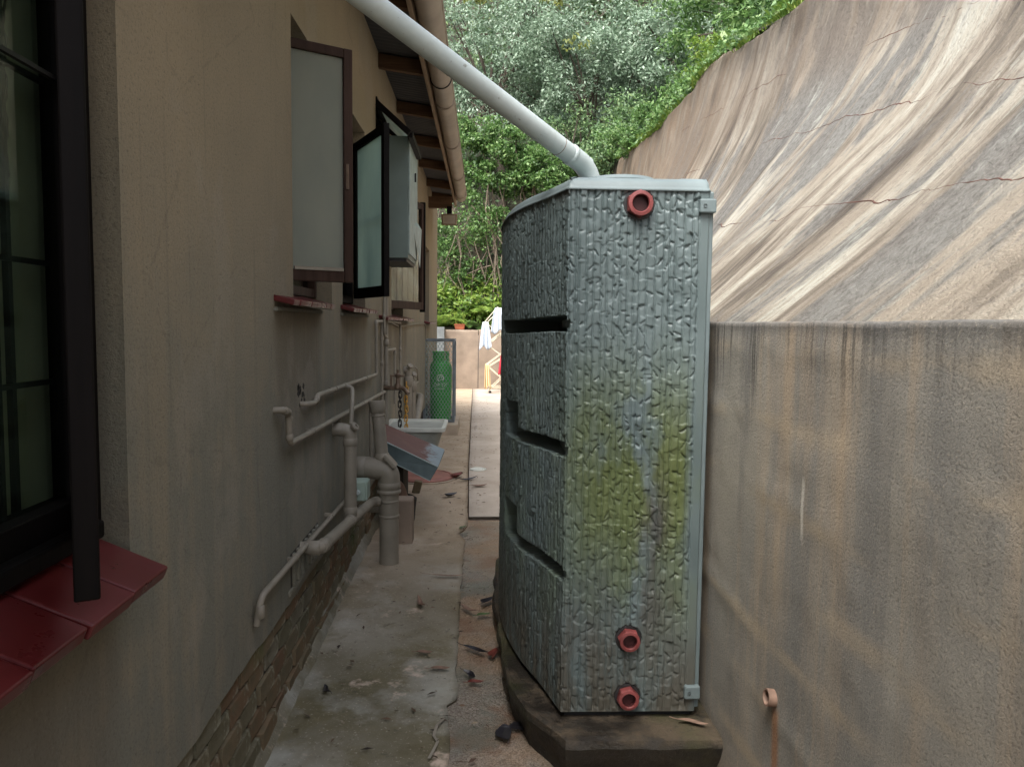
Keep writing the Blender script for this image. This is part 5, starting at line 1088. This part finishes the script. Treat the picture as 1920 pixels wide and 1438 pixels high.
# ================================================================ PLANTS
RS = np.random.RandomState(5)
def leaf_mesh(C, size, seed, aspect=0.42, up=0.5, jit=0.35, dirs=None):
    """one folded rhombic leaf per centre"""
    r = np.random.RandomState(seed); n = len(C)
    d = r.normal(size=(n, 3)) if dirs is None else dirs + r.normal(size=(n, 3)) * 0.35
    d /= np.linalg.norm(d, axis=1)[:, None]
    nn = r.normal(size=(n, 3)) * 0.75 + np.array([0, -0.25, up + 0.35]); s = np.cross(d, nn); s /= np.linalg.norm(s, axis=1)[:, None] + 1e-9
    nn = np.cross(s, d); L = size * (1 + r.uniform(-jit, jit, n))[:, None]; W = L * aspect
    a = C - d * L * 0.5; t = C + d * L * 0.5; m = C - d * L * 0.05
    V = np.stack([a, m + s * W * 0.5 - nn * W * 0.14, t - nn * L * 0.06, m - s * W * 0.5 - nn * W * 0.14], 1).reshape(-1, 3)
    return V, np.arange(n * 4).reshape(-1, 4)
def crown_pts(c, r, n, seed, clumps=60, cs=0.30, shell=0.55):
    q = np.random.RandomState(seed); d = q.normal(size=(clumps, 3)); d /= np.linalg.norm(d, axis=1)[:, None]
    rad_ = (shell + (1 - shell) * q.rand(clumps)) * (0.8 + 0.35 * q.rand(clumps)); cc = np.array(c) + d * rad_[:, None] * np.array(r)
    w = q.uniform(0.5, 1.6, clumps); w /= w.sum(); i = q.choice(clumps, n, p=w); sz = (cs * q.uniform(0.6, 1.4, clumps))[i][:, None]
    e = q.normal(size=(n, 3)); e /= np.linalg.norm(e, axis=1)[:, None]; e *= (q.rand(n) ** 0.5)[:, None]
    return cc[i] + e * sz * np.array([1.15, 1.0, 0.75]), cc
def tree(name, label, cat, c, r, n, size, mat, seed, base, clumps=60, cs=0.42, trunk_r=0.12, aspect=0.42, group=None, limbs=18):
    t = thing(name, base, label, cat, group); pts, cc = crown_pts(c, r, n, seed, clumps, cs)
    V, F = leaf_mesh(pts, size, seed + 1, aspect); big('crown', V, F, mat, t)
    q = np.random.RandomState(seed + 2); mb = MB(); b = Vector(base); cv = Vector(c); mid = b.lerp(cv, 0.55) + Vector((q.uniform(-.3, .3), q.uniform(-.2, .2), 0))
    mb.tube([b - Vector((0, 0, 0.2)), b.lerp(mid, 0.5) + Vector((q.uniform(-.15, .15), 0, 0)), mid, cv], [trunk_r * 1.25, trunk_r, trunk_r * 0.7, trunk_r * 0.3], 8)
    for k in range(limbs):
        e = Vector(cc[q.randint(len(cc))]); s0 = mid.lerp(cv, q.uniform(0, 0.6)); mm = s0.lerp(e, 0.5) + Vector((q.uniform(-.3, .3), q.uniform(-.3, .3), q.uniform(-.3, .2)))
        mb.tube([s0, mm, e], [trunk_r * 0.4, trunk_r * 0.28, trunk_r * 0.12], 5)
    mb.build('trunk', M['bark'], t, smooth=True); return t
def zhill(x, y):
    zr = 1.6 + float(rock_top(y)) + 0.10 + (x - 3.55) if x >= 3.5 else -50; zf_ = 1.40 + 1.05 * (y - 20.72) if y >= 20.7 else -50; return max(zr, zf_)
T = [  # name, label, cat, centre, radii, leaves, leaf size, material, clumps, clump size
    ('silver_tree', 'silvery green tree with small pale leaves right of the gutter, left of the pipe', (0.2, 24.0, 9.6), (2.6, 1.8, 2.6), 15000, 0.115, 'silver', 90, 0.55),
    ('silver_tree', 'silvery tree with drooping twigs above the middle of the white pipe', (2.9, 23.5, 9.0), (2.4, 1.8, 2.3), 14000, 0.115, 'silver', 80, 0.5),
    ('silver_tree', 'pale blue-green tree right of centre above the tank inlet', (5.3, 22.8, 9.2), (2.2, 1.8, 2.2), 13000, 0.12, 'silver', 75, 0.5),
    ('evergreen_tree', 'tall dark evergreen at the very top left behind the silvery trees', (1.5, 28.0, 13.6), (4.0, 2.2, 3.4), 12000, 0.16, 'deep', 90, 0.8),
    ('evergreen_tree', 'tall dark evergreen at the top centre behind the silvery trees', (7.0, 27.5, 13.6), (4.0, 2.2, 3.6), 12000, 0.16, 'deep', 90, 0.8),
    ('leafy_tree', 'green leafy tree above the top edge of the rock slope', (6.6, 18.0, 8.8), (2.3, 2.0, 2.4), 11000, 0.12, 'fresh', 70, 0.5),
    ('leafy_tree', 'bright leafy tree at the top edge of the picture above the rock', (6.4, 13.5, 8.9), (1.9, 1.8, 1.9), 9000, 0.10, 'fresh', 60, 0.42),
    ('leafy_tree', 'dark leafy tree filling the gap behind the rock ridge at top right', (9.5, 21.0, 11.5), (3.2, 2.4, 3.2), 9000, 0.15, 'deep', 70, 0.7),
    ('shady_tree', 'shady dark green tree between the silvery trees and the rock edge', (4.2, 21.6, 6.6), (1.7, 1.2, 1.5), 8000, 0.11, 'deep', 60, 0.4),
    ('shady_tree', 'shady undergrowth tree behind the tank inlet pipe', (2.4, 22.4, 6.6), (1.5, 0.9, 1.2), 5000, 0.10, 'deep', 45, 0.36),
]
for i, (nm, lb, c, r, n, sz, mt, cl, cs) in enumerate(T):
    bx = c[0] + 0.4; by = max(c[1], 21.0) if c[0] < 3.6 else c[1]; tree(nm, lb, 'tree', c, r, int(n * 1.25), sz, M[mt], 200 + i * 7, (bx, by + 0.3, zhill(bx, by + 0.3)), cl, cs)
C_ = [
    ('creeper', 'bright green creeper hanging between the gutter end and the pipe', (0.55, 21.9, 6.3), (1.3, 0.7, 1.15), 7500, 0.10),
    ('creeper', 'bright green creeper tumbling just above the far shoulder of the tank', (1.75, 21.8, 5.7), (1.25, 0.7, 1.0), 7000, 0.10),
    ('creeper', 'fresh green creeper right beside the gutter at mid height', (-0.45, 21.8, 6.2), (0.9, 0.6, 1.3), 5500, 0.10),
    ('creeper', 'small-leaved creeper below the floodlight beside the house corner', (-0.95, 21.6, 4.1), (0.55, 0.5, 0.75), 2600, 0.085),
    ('creeper', 'trailing creeper left of the tank above the ferns', (0.15, 21.7, 4.45), (0.8, 0.5, 0.6), 2600, 0.09),
    ('creeper', 'airy creeper over the bare stems right of the house corner', (-0.55, 21.75, 3.0), (0.6, 0.4, 0.7), 1900, 0.08),
    ('creeper', 'airy creeper in the hollow between the stems and the tank', (0.45, 21.8, 3.0), (0.55, 0.4, 0.6), 1500, 0.08),
    ('creeper', 'creeper strand low beside the upper left edge of the tank', (0.75, 21.7, 3.4), (0.35, 0.4, 0.7), 900, 0.085),
]
for i, (nm, lb, c, r, n, sz) in enumerate(C_):
    t = thing(nm, (c[0], c[1] + 0.5, c[2] - r[2]), lb, 'creeper'); pts, cc = crown_pts(c, r, n, 400 + i * 5, 40, 0.26); V, F = leaf_mesh(pts, sz, 401 + i * 5, 0.55, 0.6); big('foliage', V, F, M['fresh'], t)
    q = np.random.RandomState(450 + i); mb = MB()
    for k in range(11):
        a = Vector(cc[q.randint(len(cc))]); L = q.uniform(0.8, 2.2); b = a + Vector((q.uniform(-.4, .4), q.uniform(-.2, .2), -L))
        mb.tube([a, a.lerp(b, 0.35) + Vector((q.uniform(-.2, .2), 0, 0)), a.lerp(b, 0.7) + Vector((q.uniform(-.2, .2), 0, 0)), b], q.uniform(0.006, 0.016), 4)
    mb.build('vine_stems', M['twig'], t)
# bare arching stems in the hollow above the ferns
q = np.random.RandomState(77); mb = MB()
for k in range(24):
    a = Vector((q.uniform(-1.2, 1.1), q.uniform(21.3, 22.0), q.uniform(1.9, 3.2))); b = a + Vector((q.uniform(-.7, .7), q.uniform(-.2, .2), q.uniform(0.6, 3.2)))
    mb.tube([a, a.lerp(b, 0.4) + Vector((q.uniform(-.3, .3), 0, .15)), a.lerp(b, 0.75) + Vector((q.uniform(-.3, .3), 0, .1)), b], [q.uniform(0.008, 0.02)] * 4, 4)
tag(mb.build('bramble_stems', M['twig'], origin=(0, 21.5, 2)), 'tangle of bare arching stems in the dark hollow above the ferns', 'brambles', kind='stuff')
# ground cover over the whole hillside so that no soil shows bare
n = 46000; gx_ = RS.uniform(-3, 16, n); gy_ = RS.uniform(20.9, 40, n); sel = RS.rand(n) < 0.62
gx2 = RS.uniform(3.6, 13, n); gy2 = RS.uniform(4, 21, n); gx_ = np.where(sel, gx_, gx2); gy_ = np.where(sel, gy_, gy2)
zr = np.where(gx_ >= 3.5, 1.7 + rock_top(gy_) + (gx_ - 3.55), -50); zf2 = np.where(gy_ >= 20.7, 1.40 + 1.05 * (gy_ - 20.72), -50)
gz_ = np.maximum(zr, zf2) + RS.rand(n) ** 2 * 1.0 * np.where(gy_ < 21.6, 0.35, 1); V, F = leaf_mesh(np.stack([gx_, gy_, gz_], -1), 0.15, 900, 0.5)
tag(big('ground_cover', V, F, M['deep'], origin=(4, 22, 2)), 'dark leafy ground cover over the hillside', 'ground cover', kind='stuff')
# ferns
def frond(mbV, base, az, L, lean, q):
    n = 15; p = np.array(base, float); th = rad(q.uniform(62, 84)); pts = []; az2 = az
    for k in range(n):
        pts.append(p.copy()); d = np.array([math.cos(az2) * math.cos(th), math.sin(az2) * math.cos(th), math.sin(th)]); p = p + d * L / n; th -= rad(lean) / n; az2 += q.uniform(-.05, .05)
    pts = np.array(pts); out = []
    for k in range(1, n):
        d = pts[k] - pts[k - 1]; d /= np.linalg.norm(d); s = np.cross(d, [0, 0, 1]); s /= np.linalg.norm(s) + 1e-6; w = L * 0.17 * math.sin(math.pi * (k + 0.6) / (n + 0.8)) ** 0.7
        for sg in (1, -1):
            for e in (0.0, 0.5):
                b0 = pts[k - 1] * (1 - e) + pts[k] * e; tip = b0 + s * sg * w + d * w * 0.35 - np.array([0, 0, w * 0.25]); h = d * L / n * 0.21
                out.append([b0 - h, b0 + h, tip + h * 0.25, tip - h * 0.25])
    return pts, out
fern_spots = [(-1.15, 21.0, 1.55, 1.1, 'big arching fern by the house corner above the end wall'), (-0.55, 21.35, 1.9, 1.15, 'tall fern behind the terracotta pot'), (-0.05, 21.2, 1.8, 1.2, 'wide fern in the middle of the bank above the joint in the end wall'),
              (0.42, 21.3, 2.0, 1.1, 'fern just left of the drying rack top'), (0.85, 21.1, 1.8, 1.0, 'fern half hidden behind the tank edge'), (-0.85, 21.7, 2.3, 1.0, 'upper fern in the hollow left of the bare stems'),
              (0.15, 21.8, 2.5, 1.1, 'highest fern on the bank below the trailing creeper'), (-0.25, 20.95, 1.55, 0.7, 'small low fern right behind the end wall coping'), (0.25, 20.9, 1.55, 0.7, 'small light fern by the rack on the coping')]
for i, (x, y, z, L, lb) in enumerate(fern_spots):
    q = np.random.RandomState(300 + i); t = thing('fern', (x, y, z), lb, 'fern'); Vs = []; st = MB()
    for k in range(15):
        pts, lv = frond(None, (x, y, z - 0.1), q.uniform(0, 2 * math.pi), L * q.uniform(0.7, 1.15), q.uniform(85, 150), q); Vs += lv; st.tube([tuple(p) for p in pts[::3]], 0.006, 4)
    A = np.array(Vs).reshape(-1, 3); big('fronds', A, np.arange(len(A)).reshape(-1, 4), M['lime' if i % 3 != 1 else 'fresh'], t); st.build('stems', M['twig'], t)
# leafy filler between ferns
n = 3800; c = np.stack([RS.uniform(-1.6, 1.4, n), RS.uniform(20.85, 22.0, n), np.zeros(n)], -1); c[:, 2] = 1.50 + 1.0 * (c[:, 1] - 20.75) + RS.rand(n) ** 1.5 * 0.65
V, F = leaf_mesh(c, 0.12, 910, 0.5, 0.7); tag(big('bank_plants', V, F, M['lime'], origin=(0, 21, 1.5)), 'low light green leafy plants covering the bank between the ferns', 'ground cover', kind='stuff')
# pot with spiky plant
t = thing('potted_plant', (-0.60, 20.62, 1.54), 'variegated spider plant in a terracotta trough on the end wall', 'potted plant')
loft([rr(-0.73, -0.49, 20.54, 20.68, .02, 1.545), rr(-0.75, -0.47, 20.52, 20.70, .02, 1.66), rr(-0.76, -0.46, 20.51, 20.71, .02, 1.66), rr(-0.76, -0.46, 20.51, 20.71, .02, 1.685)], True, True).build('trough', M['terracotta'], t)
mb = MB(); q = np.random.RandomState(8)
for k in range(60):
    a = q.uniform(0, 2 * math.pi); L = q.uniform(0.25, 0.5); b = Vector((-0.61 + q.uniform(-.1, .1), 20.61, 1.68)); e = q.uniform(0.25, 0.8)
    p1 = b + Vector((math.cos(a) * L * 0.4 * e, math.sin(a) * L * 0.2 * e, L * 0.6)); p2 = b + Vector((math.cos(a) * L * e, math.sin(a) * L * 0.5 * e, L * (0.75 - 0.5 * e))); s = Vector((-math.sin(a), math.cos(a), 0)) * 0.013
    mb.add([b - s, b + s, p1 + s, p1 - s, p2], [(0, 1, 2, 3), (3, 2, 4)])
mb.build('leaves', M['lime'], t)
# tufts along the upper edge of the rock
n = 16000; y = RS.uniform(5.5, 24, n); o = RS.rand(n) ** 1.6 * 1.3; x, _, z = rock_pt(y, rock_top(y)); ok = vnoise(y * 1.9, o * 2, 33) > 0.25 + RS.rand(n) * 0.45
base = np.stack([x - 0.03 + o, y, z - 0.03 + 0.75 * o], -1)[ok]; n = len(base)
az = RS.uniform(0, 2 * np.pi, n); L = RS.uniform(0.05, 0.17, n) * (0.5 + vnoise(y[ok] * 3, y[ok] * 0, 35)); d = np.stack([np.cos(az) * 0.5 - 0.35, np.sin(az) * 0.5, np.ones(n)], -1) * L[:, None]; s = np.stack([-np.sin(az), np.cos(az), 0 * az], -1) * 0.010
V = np.stack([base - s, base + s, base + d * 0.65 + s * 0.7, base + d - np.array([0, 0, 0.05])], 1).reshape(-1, 3)
tag(big('ridge_grass', V, np.arange(len(V)).reshape(-1, 4), M['lime'], origin=(3.4, 12, 5.5)), 'bright grass fringing the top edge of the rock', 'grass', kind='stuff')
n = 15000; y = RS.uniform(6.0, 24, n); o = RS.rand(n) ** 1.3 * 1.5 - 0.12; hang = vnoise(y * 1.3, y * 0, 36); x, _, z = rock_pt(y, rock_top(y))
C = np.stack([x + o - 0.05, y, z + 0.8 * np.clip(o, 0, 9) + 0.05 + RS.rand(n) * 0.35 * hang + np.minimum(o, 0) * 0.8], -1)[RS.rand(n) < 0.25 + hang]
V, F = leaf_mesh(C, 0.075, 931, 0.5, 0.6); tag(big('ridge_creeper', V, F, M['fresh'], origin=(3.4, 12, 5.5)), 'small-leaved creeper carpeting the top edge of the rock', 'ground cover', kind='stuff')
for i, (y, dx, dz, r, n, mt, lb) in enumerate([(18.5, 0.2, 0.5, (0.8, 1.0, 0.6), 3600, 'fresh', 'dark creeping shrub where the rock runs out behind the tank'), (15.2, 0.25, 0.35, (0.55, 0.9, 0.5), 3000, 'fresh', 'leafy shrub on the lower step of the rock edge'),
        (12.9, 0.35, 0.45, (0.55, 0.8, 0.55), 2600, 'lime', 'light green shrub at the steep part of the rock edge'), (11.0, 0.4, 0.4, (0.5, 0.7, 0.5), 2400, 'fresh', 'round shrub on the rock edge near the top of the picture'), (8.6, 0.55, 0.35, (0.5, 0.7, 0.45), 2200, 'lime', 'light shrub overhanging the rock at the top of the picture'), (21.2, 0.0, 0.3, (0.9, 0.8, 0.6), 3200, 'fresh', 'shrub at the far foot of the rock just above the tank top')]):
    x, _, z = rock_pt(y, rock_top(y)); x = float(x) + dx; z = float(z) + dz; t = thing('shrub', (x, y, z - r[2]), lb, 'shrub'); pts, cc = crown_pts((x, y, z), r, n, 600 + i * 3, 26, 0.2, 0.4)
    V, F = leaf_mesh(pts, 0.085, 601 + i * 3, 0.5, 0.6); big('foliage', V, F, M[mt], t); mb = MB()
    for k in range(8): mb.tube([(x + 0.1, y, z - r[2] - 0.15), tuple(cc[k])], [0.02, 0.006], 5)
    mb.build('stems', M['bark'], t)
# sprays of yellow leaves high up
for i, (c, lb) in enumerate([((-0.35, 22.0, 10.7), 'yellow-green spray of leaves at the top beside the gutter'), ((2.0, 21.6, 10.55), 'yellow-green spray hanging at the top above the pipe'), ((2.55, 21.4, 9.3), 'single yellowing leaf cluster among the silvery leaves')]):
    t = thing('yellow_spray', (c[0], c[1], c[2]), lb, 'foliage'); pts, cc = crown_pts(c, (0.5, 0.3, 0.3), 170 if i < 2 else 40, 700 + i, 9, 0.16, 0.2); V, F = leaf_mesh(pts, 0.16, 705 + i, 0.4); big('leaves', V, F, M['yellowleaf'], t); MB().tube([c, (c[0] + .3, c[1] + 1.5, c[2] + 0.6)], [0.012, 0.03], 5).build('twig', M['bark'], t)

# ================================================================ FALLEN LEAVES
def fallen(label, x, y, L, W, az, mat, curl=0.35, lift=0.0):
    n = 9; V = []; z0 = fz(y) + lift
    for i in range(n):
        u = i / (n - 1); w = W * math.sin(math.pi * min(1, u * 0.93 + 0.05)) ** 0.8 * 0.5
        for j, s in enumerate((-1, 0, 1)):
            V.append((u * L - L / 2, s * w + 0.01 * math.sin(u * 5), 0.006 + curl * L * 0.25 * (2 * u - 1) ** 2 + abs(s) * w * curl))
    ca, sa = math.cos(az), math.sin(az); V = [(x + a * ca - b * sa, y + a * sa + b * ca, z0 + 0.004 + c) for a, b, c in V]
    F = [(i * 3 + j, (i + 1) * 3 + j, (i + 1) * 3 + j + 1, i * 3 + j + 1) for i in range(n - 1) for j in range(2)]
    mb = MB().add(V, F); a0 = Vector(V[1]); d = Vector((-ca, -sa, 0.1)); ob = mb.tube([a0, a0 + d * L * 0.18, a0 + d * L * 0.3 + Vector((-sa, ca, 0)) * L * .06], 0.0018, 4).build('fallen_leaf', mat, origin=(x, y, z0))
    tag(ob, label, 'leaf', 'leaves fallen on the paving')
LV = [('dark wet oval leaf with stalk lying on the gravelly paving near the plinth corner', 0.113, 3.291, 0.13, 0.075, 1.75, 'leaf_dark', 0.1),
      ('flat black rounded leaf right beside the plinth corner', 0.185, 3.335, 0.105, 0.07, 0.1, 'leaf_dark', 0.05),
      ('small red leaf standing against the plinth side', 0.075, 4.04, 0.11, 0.05, 1.5, 'leaf_red', 0.4), ('thin dark folded leaf in the wet strip left of the red leaf', -0.02, 4.08, 0.16, 0.04, -0.5, 'leaf_dark', 0.4),
      ('long curled dry leaf in the middle of the path', -0.372, 4.72, 0.17, 0.035, 2.0, 'leaf_tan', 0.7), ('small pale curled leaf by the joint', -0.30, 4.05, 0.085, 0.035, 0.1, 'leaf_tan', 0.6),
      ('brown curled leaf lying in the joint of the paving', -0.073, 4.63, 0.15, 0.04, 2.4, 'leaf_tan', 0.5), ('small black leaf alone on the left slab', -0.749, 3.669, 0.085, 0.03, 2.2, 'leaf_dark', 0.5),
      ('reddish crumpled leaf by the manhole cover', -0.274, 8.60, 0.22, 0.11, 1.2, 'leaf_red', 0.7), ('buff leaf fragment near the joint, closest to the wet strip', -0.206, 3.874, 0.10, 0.04, 0.2, 'leaf_tan', 0.4),
      ('orange-brown scrap of leaf on the wet strip', -0.02, 3.73, 0.08, 0.035, 0.3, 'leaf_red', 0.5), ('dark curled leaf in the wet strip above the orange scrap', -0.05, 3.80, 0.10, 0.04, -0.8, 'leaf_dark', 0.6),
      ('long dry twig-like leaf across the path behind the joint', -0.224, 5.2, 0.24, 0.03, 0.05, 'leaf_tan', 0.3), ('purplish crumpled leaf in the middle of the far path', -0.307, 7.64, 0.16, 0.07, 0.8, 'leaf_dark', 0.7),
      ('dark leaf tucked against the plinth side, farthest along', 0.045, 4.75, 0.13, 0.06, 1.1, 'leaf_dark', 0.5), ('tiny green leaf on the path left of the tank', -0.155, 6.45, 0.09, 0.035, 1.2, 'leaf_green', 0.3), ('green-tinged leaf beside the wet strip', 0.02, 4.55, 0.09, 0.04, 0.6, 'leaf_green', 0.4),
      ('dark bent leaf lying across the pale slab edge', -0.15, 8.45, 0.26, 0.05, 0.7, 'leaf_dark', 0.5), ('brown leaf with stalk on the pale slab', -0.02, 8.1, 0.18, 0.06, 0.5, 'leaf_tan', 0.5)]
for (lb, x, y, L, W, az, mt, cu) in LV: fallen(lb, x, y, L, W, az, M[mt], cu, 0.008)
fallen('dry pinkish leaf lying on the front edge of the tank plinth', 0.885, 3.035, 0.12, 0.03, -0.25, M['leaf_tan'], 0.25, 0.055 - fz(3.035))
# crumbs and shreds too small to count
n = 1500; x = RS.uniform(-0.9, 0.9, n); y = 2.5 + RS.rand(n) ** 1.4 * 15; jn = np.interp(y, [2.5, 20], [-0.1, -0.26]); near = RS.rand(n) < 0.35; x = np.where(near, jn + RS.normal(0, 0.12, n), x)
keep = ~((x > 0.05) & (y > 2.9) & (y < 6)); x, y = x[keep], y[keep]; z = np.interp(y, FY, FZ) + 0.020; C = np.stack([x, y, z], -1); n = len(C)
az = RS.uniform(0, 2 * np.pi, n); d = np.stack([np.cos(az), np.sin(az), RS.uniform(-.15, .15, n)], -1); L = (0.008 + 0.05 * RS.rand(n) ** 3)[:, None]; s = np.stack([-np.sin(az), np.cos(az), RS.uniform(-.4, .4, n)], -1) * L * RS.uniform(0.12, 0.45, (n, 1))
V = np.stack([C - d * L * .5, C + s * .5 + [0, 0, .002], C + d * L * .5, C - s * .5 + [0, 0, .003]], 1).reshape(-1, 3)
tag(big('leaf_litter', V, np.arange(n * 4).reshape(-1, 4), M['litter'], origin=(0, 5, -0.1)), 'scattered crumbs of dead leaf on the paving', 'leaf litter', kind='stuff')
pts = [(-0.16, 3.40), (-0.19, 3.34), (-0.20, 3.27), (-0.18, 3.22), (-0.19, 3.16), (-0.21, 3.10)]; mb = MB()
mb.add([(x + o, y, fz(y) + 0.022 + 0.006 * math.sin(i * 2)) for i, (x, y) in enumerate(pts) for o in (-0.006, 0.007)], [(i * 2, i * 2 + 1, i * 2 + 3, i * 2 + 2) for i in range(5)])
tag(mb.build('plastic_strip', M['pipe'], origin=(-0.18, 3.25, -0.12)), 'crumpled strip of pale plastic lying by the joint in the paving', 'litter')
